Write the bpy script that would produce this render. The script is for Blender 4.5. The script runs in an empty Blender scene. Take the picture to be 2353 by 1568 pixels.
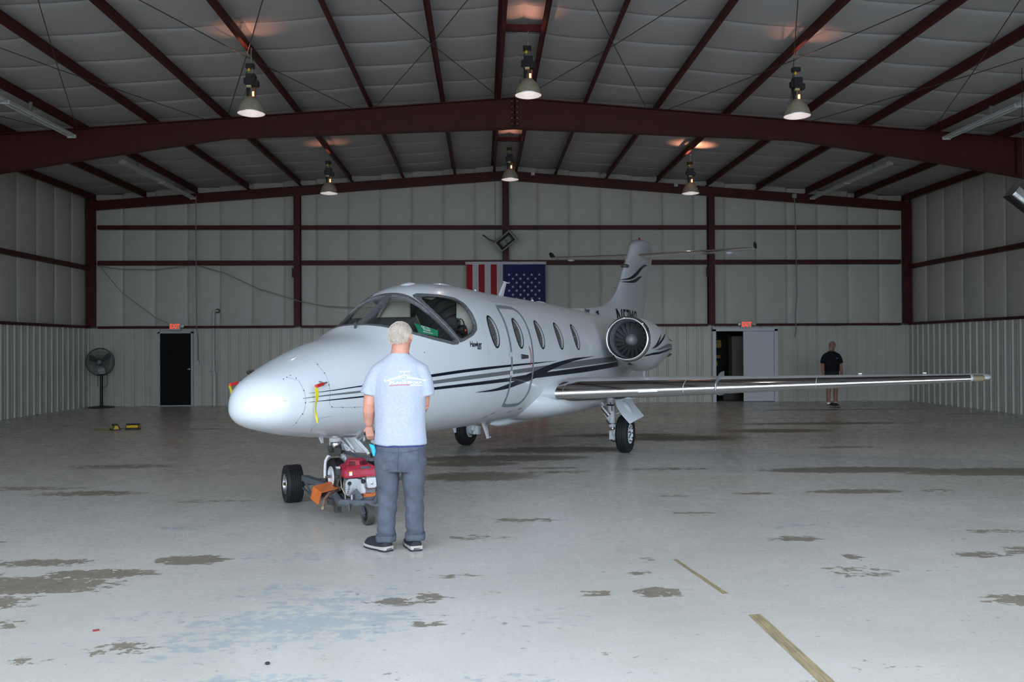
import bpy, bmesh, math, random
import numpy as np
from mathutils import Vector, Matrix, noise
random.seed(7)
sc = bpy.context.scene
COL = sc.collection
PI = math.pi
def D(a): return math.radians(a)

# ------------------------------------------------------------------ camera
cam_d = bpy.data.cameras.new('camera')
cam = bpy.data.objects.new('camera', cam_d); COL.objects.link(cam)
cam_d.sensor_fit = 'HORIZONTAL'; cam_d.sensor_width = 36.0
cam_d.lens = 36.0 * 1960.0 / 2353.0
cam_d.clip_start = 0.05; cam_d.clip_end = 300
YAW, PITCH, ROLL = 0.0343, 0.0071, -0.0052
_f = Vector((math.sin(YAW) * math.cos(PITCH), math.cos(YAW) * math.cos(PITCH), math.sin(PITCH)))
_r0 = Vector((math.cos(YAW), -math.sin(YAW), 0)); _u0 = _r0.cross(_f)
_r = _r0 * math.cos(ROLL) + _u0 * math.sin(ROLL); _u = _u0 * math.cos(ROLL) - _r0 * math.sin(ROLL)
cam.matrix_world = Matrix(((_r.x, _u.x, -_f.x, 0), (_r.y, _u.y, -_f.y, 0), (_r.z, _u.z, -_f.z, 1.694), (0, 0, 0, 1)))
sc.camera = cam

# ------------------------------------------------------------------ world (overcast daylight) and exposure
world = bpy.data.worlds.new('overcast_sky'); sc.world = world
world.use_nodes = True
wn = world.node_tree.nodes; wl = world.node_tree.links; wn.clear()
w_out = wn.new('ShaderNodeOutputWorld'); w_bg = wn.new('ShaderNodeBackground')
w_tc = wn.new('ShaderNodeTexCoord'); w_sep = wn.new('ShaderNodeSeparateXYZ'); w_rmp = wn.new('ShaderNodeValToRGB')
wl.new(w_tc.outputs['Generated'], w_sep.inputs[0]); wl.new(w_sep.outputs['Z'], w_rmp.inputs[0])
w_rmp.color_ramp.elements[0].position = 0.0; w_rmp.color_ramp.elements[0].color = (0.70, 0.82, 0.985, 1)
w_rmp.color_ramp.elements[1].position = 1.0; w_rmp.color_ramp.elements[1].color = (0.80, 0.915, 1.03, 1)
wl.new(w_rmp.outputs[0], w_bg.inputs[0]); w_bg.inputs[1].default_value = 4.7
wl.new(w_bg.outputs[0], w_out.inputs[0])
sc.view_settings.view_transform = 'Standard'; sc.view_settings.look = 'None'
sc.view_settings.gamma = 1.0; sc.view_settings.use_curve_mapping = False
sc.view_settings.exposure = 0.0
sc.cycles.use_denoising = True
sc.cycles.max_bounces = 10; sc.cycles.diffuse_bounces = 6; sc.cycles.glossy_bounces = 5
sc.cycles.transmission_bounces = 8; sc.cycles.transparent_max_bounces = 12
sc.cycles.sample_clamp_indirect = 6.0

# ------------------------------------------------------------------ materials
MATS = {}
def mat(name, col, rough=0.5, metal=0.0, coat=0.0, var=0.0, vscale=6.0, bump=0.0, bscale=40.0, emit=None, estr=0.0, spec=0.5, alpha=1.0, trans=0.0, ior=1.45, stretch=None):
    if name in MATS: return MATS[name]
    m = bpy.data.materials.new(name); m.use_nodes = True
    nt = m.node_tree; n = nt.nodes; l = nt.links
    b = n['Principled BSDF']
    b.inputs['Base Color'].default_value = (*col, 1)
    b.inputs['Roughness'].default_value = rough; b.inputs['Metallic'].default_value = metal
    b.inputs['Coat Weight'].default_value = coat; b.inputs['Coat Roughness'].default_value = 0.05
    b.inputs['Specular IOR Level'].default_value = spec
    b.inputs['Alpha'].default_value = alpha; b.inputs['Transmission Weight'].default_value = trans; b.inputs['IOR'].default_value = ior
    if emit: b.inputs['Emission Color'].default_value = (*emit, 1); b.inputs['Emission Strength'].default_value = estr
    if var or bump:
        tc = n.new('ShaderNodeTexCoord'); mp = n.new('ShaderNodeMapping'); l.new(tc.outputs['Object'], mp.inputs[0])
        if stretch: mp.inputs['Scale'].default_value = stretch
    if var:
        t = n.new('ShaderNodeTexNoise'); t.inputs['Scale'].default_value = vscale; t.inputs['Detail'].default_value = 6; t.inputs['Roughness'].default_value = .65
        l.new(mp.outputs[0], t.inputs[0])
        mx = n.new('ShaderNodeMix'); mx.data_type = 'RGBA'
        rm = n.new('ShaderNodeMapRange'); rm.inputs[1].default_value = .35; rm.inputs[2].default_value = .68
        l.new(t.outputs['Fac'], rm.inputs[0]); l.new(rm.outputs[0], mx.inputs[0])
        mx.inputs[6].default_value = (*[c * (1 - var) for c in col], 1); mx.inputs[7].default_value = (*[min(1, c * (1 + var)) for c in col], 1)
        l.new(mx.outputs[2], b.inputs['Base Color'])
    if bump:
        t2 = n.new('ShaderNodeTexNoise'); t2.inputs['Scale'].default_value = bscale; t2.inputs['Detail'].default_value = 4
        bp = n.new('ShaderNodeBump'); bp.inputs['Strength'].default_value = bump; bp.inputs['Distance'].default_value = .01
        l.new(mp.outputs[0], t2.inputs[0]); l.new(t2.outputs['Fac'], bp.inputs['Height']); l.new(bp.outputs[0], b.inputs['Normal'])
    MATS[name] = m
    return m
M_RED = mat('red_oxide_steel', (.060, .009, .008), .55, var=.25, vscale=3, spec=.35)
M_INS = mat('white_vinyl_insulation', (.39, .38, .375), .45, var=.05, vscale=1.4, bump=.25, bscale=5, spec=.4)
M_WINS = mat('wall_vinyl_insulation', (.485, .47, .415), .5, var=.05, vscale=1.5, bump=.2, bscale=4, spec=.35)
M_LINER = mat('cream_liner_steel', (.49, .48, .42), .38, var=.05, vscale=1.5, spec=.45)
M_WPAINT = mat('white_aircraft_paint', (.665, .70, .73), .3, coat=.45)
M_WMET = mat('white_gear_paint', (.74, .76, .77), .4, var=.08, vscale=20)
M_NAVY = mat('navy_stripe_paint', (.004, .006, .016), .4, coat=.15, spec=.3)
M_GREYP = mat('grey_stripe_paint', (.135, .145, .155), .4, coat=.2)
M_LGREY = mat('light_grey_trim', (.22, .25, .275), .35)
M_CHROME = mat('polished_aluminium', (.83, .82, .83), .09, metal=1.0)
M_ALU = mat('dull_aluminium', (.55, .56, .57), .38, metal=1.0, var=.12, vscale=30)
M_STEEL = mat('bare_steel', (.38, .38, .39), .35, metal=1.0)
M_FRAME = mat('window_frame_metal', (.135, .138, .145), .5, metal=.2, var=.35, vscale=26)
M_RUB = mat('black_rubber', (.012, .0125, .014), .62, bump=.15, bscale=120)
M_BLACK = mat('black_plastic', (.012, .012, .013), .45)
M_DARK = mat('dark_fabric', (.02, .021, .024), .8)
M_CREAM = mat('cream_trim', (.62, .60, .52), .55)
M_YEL = mat('yellow_streamer', (.85, .72, .02), .6)
M_RFLAG = mat('bright_red_cover', (.62, .03, .02), .5)
M_WHITE = mat('white_print', (.85, .86, .88), .5)
M_GALV = mat('galvanised_steel', (.42, .43, .44), .45, metal=.8, var=.1)
M_PVC = mat('off_white_pipe', (.55, .54, .50), .5)

# ------------------------------------------------------------------ mesh helpers
def pm(o):
    m = Matrix.Identity(4)
    while o is not None:
        m = o.matrix_basis @ m; o = o.parent
    return m
class MB:
    """collects geometry in world coordinates (or the coordinates of a frame matrix)"""
    def __init__(s): s.v = []; s.f = []
    def add(s, v, f):
        b = len(s.v); s.v += [tuple(p) for p in v]; s.f += [tuple(i + b for i in q) for q in f]; return s
    def box(s, c, d, rot=None, taper=None):
        x, y, z = d[0] / 2, d[1] / 2, d[2] / 2
        t = taper or 1
        P = [(-x, -y, -z), (x, -y, -z), (x, y, -z), (-x, y, -z), (-x * t, -y * t, z), (x * t, -y * t, z), (x * t, y * t, z), (-x * t, y * t, z)]
        if rot is not None: P = [rot @ Vector(p) for p in P]
        return s.add([(p[0] + c[0], p[1] + c[1], p[2] + c[2]) for p in P], [(0, 3, 2, 1), (4, 5, 6, 7), (0, 1, 5, 4), (1, 2, 6, 5), (2, 3, 7, 6), (3, 0, 4, 7)])
    def bar(s, a, b, w, h, up=(0, 0, 1)):
        a = Vector(a); b = Vector(b); d = (b - a); L = d.length; d.normalize()
        u = Vector(up); sx = d.cross(u)
        if sx.length < 1e-5: sx = d.cross(Vector((1, 0, 0)))
        sx.normalize(); u = sx.cross(d)
        R = Matrix((sx, d, u)).transposed()
        return s.box((a + b) / 2, (w, L, h), R)
    def loft(s, rings, cap=True, close=True):
        n = len(rings[0]); v = [p for r in rings for p in r]; f = []
        for i in range(len(rings) - 1):
            for j in range(n if close else n - 1):
                k = (j + 1) % n; f.append((i * n + j, i * n + k, (i + 1) * n + k, (i + 1) * n + j))
        if cap: f.append(tuple(range(n))[::-1]); f.append(tuple(range((len(rings) - 1) * n, len(rings) * n)))
        return s.add(v, f)
    def tube(s, pts, r, n=8, cap=True, flat=1.0, ref=None):
        P = [Vector(p) for p in pts]; R = r if hasattr(r, '__len__') else [r] * len(P)
        rings = []; prev = Vector(ref) if ref else None
        for i, p in enumerate(P):
            t = (P[min(i + 1, len(P) - 1)] - P[max(i - 1, 0)])
            if t.length < 1e-9: t = Vector((0, 0, 1))
            t.normalize()
            if prev is None or abs(prev.normalized().dot(t)) > .98: prev = t.orthogonal()
            u = (prev - t * prev.dot(t)).normalized(); prev = u; w = t.cross(u)
            q = R[i]; ru, rw = q if hasattr(q, '__len__') else (q, q * flat)
            rings.append([p + u * math.cos(2 * PI * k / n) * ru + w * math.sin(2 * PI * k / n) * rw for k in range(n)])
        return s.loft(rings, cap)
    def lathe(s, prof, org, axis, n=24, cap=False):
        """prof: (distance along axis, radius)"""
        a = Vector(axis).normalized(); u = a.orthogonal().normalized(); w = a.cross(u); o = Vector(org)
        return s.loft([[o + a * d + (u * math.cos(2 * PI * k / n) + w * math.sin(2 * PI * k / n)) * max(r, 1e-4) for k in range(n)] for d, r in prof], cap)
    def ball(s, c, r, n=12, m=8, rot=None):
        rr = r if hasattr(r, '__len__') else (r, r, r); rings = []
        for i in range(m + 1):
            a = -PI / 2 + PI * i / m; ring = []
            for k in range(n):
                p = Vector((rr[0] * max(math.cos(a), 1e-3) * math.cos(2 * PI * k / n), rr[1] * max(math.cos(a), 1e-3) * math.sin(2 * PI * k / n), rr[2] * math.sin(a)))
                if rot is not None: p = rot @ p
                ring.append(p + Vector(c))
            rings.append(ring)
        return s.loft(rings)
    def prism(s, poly, vec):
        n = len(poly); v = Vector(vec)
        return s.add([Vector(p) for p in poly] + [Vector(p) + v for p in poly],
                     [tuple(range(n))[::-1], tuple(range(n, 2 * n))] + [(i, (i + 1) % n, n + (i + 1) % n, n + i) for i in range(n)])
    def build(s, name, m, parent=None, smooth=None, bevel=0, recalc=True, frame=None):
        me = bpy.data.meshes.new(name)
        if frame is None: inv = pm(parent).inverted() if parent else Matrix.Identity(4)
        else: inv = frame
        me.from_pydata([inv @ Vector(p) for p in s.v], [], s.f)
        bm = bmesh.new(); bm.from_mesh(me)
        if bevel: bmesh.ops.bevel(bm, geom=list(bm.edges), offset=bevel, segments=2, affect='EDGES', clamp_overlap=True)
        if recalc: bmesh.ops.recalc_face_normals(bm, faces=bm.faces)
        bm.to_mesh(me); bm.free()
        for x in (m if isinstance(m, (list, tuple)) else [m]): me.materials.append(x)
        if smooth:
            me.polygons.foreach_set('use_smooth', [True] * len(me.polygons))
            if smooth is not True: me.set_sharp_from_angle(angle=D(smooth))
        o = bpy.data.objects.new(name, me); COL.objects.link(o)
        if parent: o.parent = parent
        return o
def thing(name, label, cat, loc=(0, 0, 0), rz=0, group=None):
    o = bpy.data.objects.new(name, None); COL.objects.link(o); o.location = loc; o.rotation_euler = (0, 0, rz)
    o.empty_display_size = .2
    return tag(o, label, cat, group)
def tag(o, label, cat, group=None, kind=None):
    o['label'] = label; o['category'] = cat
    if group: o['group'] = group
    if kind: o['kind'] = kind
    return o
def structure(o):
    o['kind'] = 'structure'; return o
def share(src, parent=None, loc=None, rot=None):
    c = src.copy(); COL.objects.link(c)
    if parent is not None: c.parent = parent
    if loc is not None: c.location = loc
    if rot is not None: c.rotation_euler = rot
    return c
def copy_thing(root, loc=None, rz=None, label=None):
    r = root.copy(); COL.objects.link(r)
    if loc is not None: r.location = loc
    if rz is not None: r.rotation_euler = (0, 0, rz)
    if label: r['label'] = label
    for ch in list(root.children):
        c = ch.copy(); COL.objects.link(c); c.parent = r
        for g in list(ch.children):
            d = g.copy(); COL.objects.link(d); d.parent = c
    return r
def text_mesh(txt, size, italic=False, bold=0.0, ext=.001, sx=1.0):
    cu = bpy.data.curves.new('txt', 'FONT'); cu.body = txt; cu.size = size; cu.extrude = ext; cu.align_x = 'CENTER'; cu.align_y = 'CENTER'
    cu.offset = bold; cu.shear = .25 if italic else 0; cu.resolution_u = 3
    o = bpy.data.objects.new('txt', cu); COL.objects.link(o)
    dg = bpy.context.evaluated_depsgraph_get(); me = bpy.data.meshes.new_from_object(o.evaluated_get(dg))
    v = [(p.co.x * sx, p.co.y, p.co.z) for p in me.vertices]; f = [tuple(p.vertices) for p in me.polygons]
    bpy.data.objects.remove(o); bpy.data.curves.remove(cu); bpy.data.meshes.remove(me)
    return v, f
def evaluated(o):
    dg = bpy.context.evaluated_depsgraph_get(); dg.update()
    return bpy.data.meshes.new_from_object(o.evaluated_get(dg))
def boolean(src_me, ops):
    """src mesh with a list of (mesh, op) -> new mesh"""
    tmp = []
    o = bpy.data.objects.new('bool_src', src_me.copy()); COL.objects.link(o); tmp.append(o)
    for me, op in ops:
        c = bpy.data.objects.new('bool_cut', me); COL.objects.link(c); tmp.append(c)
        md = o.modifiers.new('b', 'BOOLEAN'); md.object = c; md.operation = op; md.solver = 'EXACT'
    res = evaluated(o)
    for t in tmp: bpy.data.objects.remove(t)
    return res
def link_mesh(name, me, parent, m=None, smooth=30):
    me.name = name
    if m is not None:
        me.materials.clear()
        for x in (m if isinstance(m, (list, tuple)) else [m]): me.materials.append(x)
    if smooth:
        me.polygons.foreach_set('use_smooth', [True] * len(me.polygons))
        if smooth is not True: me.set_sharp_from_angle(angle=D(smooth))
    o = bpy.data.objects.new(name, me); COL.objects.link(o); o.parent = parent
    return o
def pchip(x, X, Y):
    n = len(X)
    if x <= X[0]: return Y[0]
    if x >= X[-1]: return Y[-1]
    h = [X[i + 1] - X[i] for i in range(n - 1)]; d = [(Y[i + 1] - Y[i]) / h[i] for i in range(n - 1)]
    def sl(i):
        if i == 0: return d[0]
        if i == n - 1: return d[-1]
        if d[i - 1] * d[i] <= 0: return 0
        w1 = 2 * h[i] + h[i - 1]; w2 = h[i] + 2 * h[i - 1]; return (w1 + w2) / (w1 / d[i - 1] + w2 / d[i])
    i = max(k for k in range(n - 1) if X[k] <= x); t = (x - X[i]) / h[i]
    return (1 + 2 * t) * (1 - t) ** 2 * Y[i] + t * (1 - t) ** 2 * h[i] * sl(i) + t * t * (3 - 2 * t) * Y[i + 1] + t * t * (t - 1) * h[i] * sl(i + 1)

# ================================================================== THE HANGAR
XL, XR, YB, YF = -11.62, 13.01, 25.62, 2.76
XC = .697; SL = .0755
def zpur(x): return 6.97 - SL * abs(x - XC)          # underside of the purlins
def zroof(x): return zpur(x) + .215                  # insulation face
# ---- floor with peeled paint and scuffs
fx0, fx1, fy0, fy1 = XL - .4, XR + .4, -6.0, YB + .4
PEEL = [(-2.34, 6.93, .30, .13, 1.0), (-2.9, 6.55, .42, .12, .9), (-3.3, 6.25, .65, .22, .85), (-3.6, 5.8, .55, .2, .85), (-3.5, 6.9, .5, .12, .7), (-4.2, 6.4, .6, .3, .8), (-3.15, 5.35, .35, .12, .6),
        (-.60, 5.72, .2, .07, .75), (-.36, 5.82, .12, .1, .75), (-.22, 6.35, .2, .07, .5), (-.35, 5.25, .14, .06, .6), (-2.05, 4.9, .2, .12, .6), (-2.5, 4.75, .2, .06, .5),
        (-.05, 11.2, .75, .35, .95), (-.8, 11.1, .5, .2, .6), (5.0, 11.45, 1.15, .25, 1.0), (6.75, 11.15, 1.15, .3, 1.0), (4.3, 9.75, .55, .14, .9), (3.1, 9.7, .3, .09, .7), (5.3, 9.75, .3, .1, .6),
        (1.2, 5.85, .18, .11, .8), (1.17, 6.35, .13, .05, .7), (.78, 5.85, .12, .07, .7), (1.3, 6.75, .08, .06, .5), (2.75, 7.4, .25, .1, .75), (2.95, 6.75, .1, .08, .7), (2.8, 6.3, .35, .16, .5),
        (4.0, 6.75, .25, .1, .7), (4.55, 6.85, .32, .17, .75), (3.55, 5.55, .25, .12, .75), (4.6, 7.6, .35, .1, .55), (2.1, 8.6, .3, .08, .55), (.4, 8.35, .35, .12, .6), (-.1, 7.6, .3, .1, .55),
        (2.5, 11.7, .8, .12, .6), (.9, 11.9, .5, .1, .7), (1.0, 11.5, .5, .1, .7), (3.6, 15.6, 1.3, .45, .8), (5.8, 16.8, 1.2, .35, .85), (2.7, 16.2, 1.4, .35, .7), (7.3, 18.3, 2.2, .3, .7), (9.5, 22.2, 2.8, .15, .8), (6.0, 14.0, .8, .15, .6),
        (1.2, 14.0, 1.2, .4, .9), (.2, 13.0, 1.4, .35, .9), (-.2, 12.4, .7, .25, .9), (-5.2, 12.5, .9, .25, .6), (-4.6, 10.2, .7, .18, .7), (-5.6, 10.6, .9, .15, .55), (-3.2, 9.6, .8, .1, .5), (-5.9, 18.2, .8, .12, .7), (-6.6, 20.6, 2.2, .12, .6), (-4.4, 7.7, .3, .07, .6), (12.0, 20.5, 1.2, .1, .7),
        (-3.5, 15.3, .6, .06, .6), (2.2, 9.6, .35, .06, .6), (-3.9, 12.0, .7, .08, .4)]
SCUFF = [(-1.1, 5.3, .9, .35, .95), (-1.35, 6.05, .6, .25, .7), (-.95, 5.75, .6, .4, .8), (-1.6, 4.95, .9, .3, .7), (-1.2, 4.35, .5, .15, .9), (-1.55, 7.0, .6, .25, .6), (-2.9, 8.2, .35, .18, .8), (-1.0, 7.1, .6, .2, .6),
         (.1, 4.25, .35, .2, .8), (.4, 5.3, .5, .3, .5), (2.9, 7.9, .55, .2, .7), (4.2, 7.75, .6, .2, .45), (2.3, 6.0, .5, .08, .4), (4.0, 5.3, .6, .15, .5), (4.2, 4.5, .6, .2, .4), (-2.1, 5.5, .4, .15, .6), (.3, 6.5, .3, .15, .5), (-2.3, 6.5, .25, .12, .5), (2.4, 5.9, .3, .04, .6)]
gx = np.concatenate([np.arange(fx0, -8, .2), np.arange(-8, 8, .055), np.arange(8, fx1, .14), [fx1]])
gy = np.concatenate([np.arange(fy0, 3.5, .3), np.arange(3.5, 9, .05), np.arange(9, 14, .08), np.arange(14, fy1, .14), [fy1]])
GX, GY = np.meshgrid(gx, gy); NXf = len(gx) - 1; NYf = len(gy) - 1
fv = np.stack([GX.ravel(), GY.ravel(), np.zeros(GX.size)], 1).tolist()
def mask(lst, pw):
    out = np.zeros(GX.size); X_ = GX.ravel(); Y_ = GY.ravel()
    for (cx, cy, rx, ry, a_) in lst:
        d = ((X_ - cx) / (rx * 1.35)) ** 2 + ((Y_ - cy) / (max(ry, .05) * 1.5)) ** 2
        out = np.maximum(out, a_ * np.clip(1 - d ** pw, 0, 1))
    return out
peel = mask(PEEL, 1.3).tolist(); scuff = mask(SCUFF, 1.0).tolist()
ia = (np.arange(NYf)[:, None] * (NXf + 1) + np.arange(NXf)[None, :]).ravel()
ff = np.stack([ia, ia + 1, ia + NXf + 2, ia + NXf + 1], 1).tolist()
fm = bpy.data.meshes.new('floor'); fm.from_pydata(fv, [], ff)
for nm, dat in (('peel', peel), ('scuff', scuff)):
    at = fm.attributes.new(nm, 'FLOAT', 'POINT'); at.data.foreach_set('value', dat)
mf = bpy.data.materials.new('worn_painted_concrete'); mf.use_nodes = True
nt = mf.node_tree; N = nt.nodes; Lk = nt.links; B = N['Principled BSDF']
tc = N.new('ShaderNodeTexCoord')
def noise_node(scale, detail=8, rough=.6, stretch=None, dist=0):
    mp = N.new('ShaderNodeMapping'); Lk.new(tc.outputs['Object'], mp.inputs[0])
    if stretch: mp.inputs['Scale'].default_value = stretch
    t = N.new('ShaderNodeTexNoise'); t.inputs['Scale'].default_value = scale; t.inputs['Detail'].default_value = detail; t.inputs['Roughness'].default_value = rough; t.inputs['Distortion'].default_value = dist
    Lk.new(mp.outputs[0], t.inputs[0]); return t.outputs['Fac']
def mth(op, a, b=None, c=None):
    n = N.new('ShaderNodeMath'); n.operation = op
    for k, v in enumerate((a, b, c)):
        if v is None: continue
        if isinstance(v, (int, float)): n.inputs[k].default_value = v
        else: Lk.new(v, n.inputs[k])
    return n.outputs[0]
def rng(v, a, b, c=0, d=1):
    n = N.new('ShaderNodeMapRange'); Lk.new(v, n.inputs[0])
    for k, x in enumerate((a, b, c, d)): n.inputs[k + 1].default_value = x
    return n.outputs[0]
def mixc(f, a, b):
    n = N.new('ShaderNodeMix'); n.data_type = 'RGBA'
    if isinstance(f, float): n.inputs[0].default_value = f
    else: Lk.new(f, n.inputs[0])
    for k, v in ((6, a), (7, b)):
        if isinstance(v, tuple): n.inputs[k].default_value = (*v, 1)
        else: Lk.new(v, n.inputs[k])
    return n.outputs[2]
def attr(nm):
    a = N.new('ShaderNodeAttribute'); a.attribute_name = nm; return a.outputs['Fac']
n_big = noise_node(.35, 5, .6); n_mid = noise_node(2.6, 8, .62, (1, 1.6, 1)); n_fine = noise_node(7, 11, .72, (1, 1.3, 1)); n_grit = noise_node(60, 4, .6)
n_streak = noise_node(3.0, 6, .6, (1, 9, 1)); n_drag = noise_node(5.0, 6, .6, (6, .5, 1))
base = mixc(rng(n_big, .35, .65), (.475, .45, .405), (.57, .545, .505))
base = mixc(mth('MULTIPLY', rng(n_streak, .5, .75), .14), base, (.40, .375, .33))
base = mixc(mth('MULTIPLY', rng(n_drag, .54, .72), .18), base, (.42, .38, .33))
base = mixc(mth('MULTIPLY', rng(n_grit, .55, .75), .12), base, (.25, .23, .20))
NF = rng(n_fine, .36, .64); NM = rng(n_mid, .34, .66); NQ = noise_node(13, 9, .7, (1, 1.4, 1)); NQ = rng(NQ, .36, .64)
sc_m = rng(mth('ADD', mth('MULTIPLY', attr('scuff'), .75), mth('ADD', mth('MULTIPLY', NF, .55), mth('MULTIPLY', NQ, .45))), 1.02, 1.08)
base = mixc(mth('MULTIPLY', sc_m, .75), base, (.33, .37, .40))
spots = rng(mth('ADD', mth('MULTIPLY', NQ, .6), mth('MULTIPLY', NM, .4)), .85, .87)
pe_m = rng(mth('ADD', mth('MULTIPLY', attr('peel'), 1.0), mth('ADD', mth('MULTIPLY', NF, .5), mth('MULTIPLY', NQ, .5))), .98, 1.01)
pe_all = mth('MAXIMUM', pe_m, mth('MULTIPLY', spots, .75))
brown = mixc(rng(n_fine, .35, .65), (.10, .085, .06), (.20, .165, .115))
base = mixc(mth('MULTIPLY', pe_all, .88), base, brown)
Lk.new(base, B.inputs['Base Color'])
rg = mth('ADD', rng(n_mid, .3, .7, .20, .34), mth('MULTIPLY', pe_all, .3)); Lk.new(rg, B.inputs['Roughness'])
B.inputs['Specular IOR Level'].default_value = .5
bp = N.new('ShaderNodeBump'); bp.inputs['Strength'].default_value = .12; bp.inputs['Distance'].default_value = .01
Lk.new(mth('SUBTRACT', mth('MULTIPLY', n_fine, .3), mth('MULTIPLY', pe_all, .5)), bp.inputs['Height']); Lk.new(bp.outputs[0], B.inputs['Normal'])
fm.materials.append(mf)
floor = structure(bpy.data.objects.new('floor', fm)); COL.objects.link(floor)
M_TAPE = mat('worn_tan_tape', (.30, .235, .13), .6, var=.35, vscale=9, stretch=(8, .6, 1))
def strip(a0, a1, b0, b1, name, m, n=3):
    mb = MB()
    for k in range(n):
        t0 = k / n + .02; t1 = (k + 1) / n - .03
        P = lambda t, e: Vector((a0[0] + (a1[0] - a0[0]) * t, a0[1] + (a1[1] - a0[1]) * t, 0)) if e == 0 else Vector((b0[0] + (b1[0] - b0[0]) * t, b0[1] + (b1[1] - b0[1]) * t, 0))
        poly = [P(t0, 0), P(t1, 0), P(t1, 1), P(t0, 1)]
        mb.prism([p + Vector((0, 0, .0008)) for p in poly], (0, 0, .0012))
    return mb.build(name, m, floor)
strip((1.66, 5.32), (1.745, 5.34), (1.68, 4.2), (1.765, 4.2), 'tape_residue', M_TAPE, 4)
strip((1.50, 6.73), (1.53, 6.74), (1.63, 5.78), (1.67, 5.79), 'tape_residue', M_TAPE, 3)
# ---- outside apron
apron = structure(MB().box((0, -27, -.06), (120, 42, .1)).build('ground', mat('apron_concrete', (.36, .35, .33), .8, var=.12, vscale=1.2)))

# ---- ceiling: one insulation blanket strip per 1.22 m of length and slope
ceiling = structure(MB().add([(XL - .4, YF, zroof(XL - .4) + .12), (XC, YF, zroof(XC) + .12), (XR + .4, YF, zroof(XR + .4) + .12), (XL - .4, YB + .4, zroof(XL - .4) + .12), (XC, YB + .4, zroof(XC) + .12), (XR + .4, YB + .4, zroof(XR + .4) + .12)],
        [(0, 1, 4, 3), (1, 2, 5, 4)]).build('ceiling', M_GALV))
PUR = [.36, 1.53, 3.06, 4.58, 6.1, 7.62, 9.13, 10.64, 12.1]
def blanket(sgn, w):
    mb = MB(); xs = []
    edges = [0] + PUR
    for a, b in zip(edges[:-1], edges[1:]):
        xs += [a + (b - a) * t for t in (0, .25, .5, .75)]
    xs.append(edges[-1] + .35)
    rows = []
    for t in (0, .02, .12, .5, .88, .98, 1):
        y = w * t; row = []
        for i, x in enumerate(xs):
            k = i % 4; sag = (.0, .018, .026, .018)[k]
            edge = .03 if t in (0, 1) else (.012 if t in (.02, .98) else 0)
            wob = .006 * math.sin(x * 1.7 + t * 3)
            row.append((XC + sgn * x, y, zroof(XC + x) - sag + edge + wob))
        rows.append(row)
    n = len(xs); f = []
    for i in range(len(rows) - 1):
        for j in range(n - 1): f.append((i * n + j, i * n + j + 1, (i + 1) * n + j + 1, (i + 1) * n + j))
    mb.add([p for r in rows for p in r], f)
    return mb
nstrip = 19; wst = (YB + .1 - YF) / nstrip
for sgn in (-1, 1):
    p0 = blanket(sgn, wst).build('insulation_panel', M_INS, ceiling, smooth=True, recalc=False)
    p0.location = (0, YF, 0)
    for k in range(1, nstrip): share(p0, ceiling, (0, YF + wst * k, 0))
# purlins (Z sections)
def zsec(x, sgn, y0, y1, depth=.2, fl=.065, t=.006):
    z0 = zpur(x)
    mb = MB()
    mb.box((x, (y0 + y1) / 2, z0 + depth / 2), (t, y1 - y0, depth))
    mb.box((x - sgn * fl / 2, (y0 + y1) / 2, z0 + t / 2), (fl, y1 - y0, t))
    mb.box((x - sgn * fl, (y0 + y1) / 2, z0 + .012), (t, y1 - y0, .024))
    mb.box((x + sgn * fl / 2, (y0 + y1) / 2, z0 + depth - t / 2), (fl, y1 - y0, t))
    return mb
for sgn in (-1, 1):
    for k, p in enumerate(PUR):
        zsec(XC + sgn * p, sgn, YF, YB - .03).build('purlin', M_RED, ceiling)
for yy in (12.6, 14.19, 20.4, 21.81, 6.6):       # ridge cross pieces
    MB().box((XC, yy, zpur(XC) + .05), (.78, .09, .10)).build('ridge_spacer', M_RED, ceiling)
# main frames
def frame(y, name='rafter'):
    for sgn in (-1, 1):
        mb = MB()
        xs = [0, .25, 6.0, 9.2, 10.7, 12.3]; dep = [.63, .63, .41, .66, .80, .98]
        top = [(XC + sgn * x, zpur(XC + x) - .01) for x in xs]; bot = [(XC + sgn * x, zpur(XC + x) - d) for x, d in zip(xs, dep)]
        poly = [(px, y - .006, pz) for px, pz in top] + [(px, y - .006, pz) for px, pz in reversed(bot)]
        mb.prism(poly, (0, .012, 0))
        for a, b in zip(top[:-1], top[1:]): mb.bar((a[0], y, a[1] - .008), (b[0], y, b[1] - .008), .2, .014)
        for a, b in zip(bot[:-1], bot[1:]): mb.bar((a[0], y, a[1] - .006), (b[0], y, b[1] - .006), .2, .014)
        for i, x in enumerate((.03, 10.8)):
            zt = zpur(XC + x) - .01; d = .63 if i == 0 else .82
            mb.box((XC + sgn * x, y, zt - d / 2), (.02, .2, d))
        o = mb.build(name, M_RED, ceiling)
        bl = MB()
        if y > 15:
            for k in range(5): bl.lathe([(0, .014), (.02, .014)], (XC + sgn * .055, y - .03, zpur(XC) - .08 - .12 * k), (0, -1, 0), 6, True)
            bl.build('splice_bolt', M_STEEL, o)
        # wall column under the knee
        cb = MB(); xo = XC + sgn * 12.2; xi = XC + sgn * 11.45; zk = zpur(XC + 12.3) - .1
        cb.prism([(xo, y - .006, 0), (xo, y - .006, zk), (xi - sgn * .2, y - .006, zk - .75), (xo - sgn * .3, y - .006, 0)], (0, .012, 0))
        cb.bar((xo - sgn * .3, y, 0), (xi - sgn * .2, y, zk - .75), .2, .014, (1, 0, 0)); cb.bar((xo, y, 0), (xo, y, zk), .2, .014, (1, 0, 0))
        cb.build('column', M_RED, ceiling)
for y in (18.0, 10.38, 2.76): frame(y)
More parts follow.
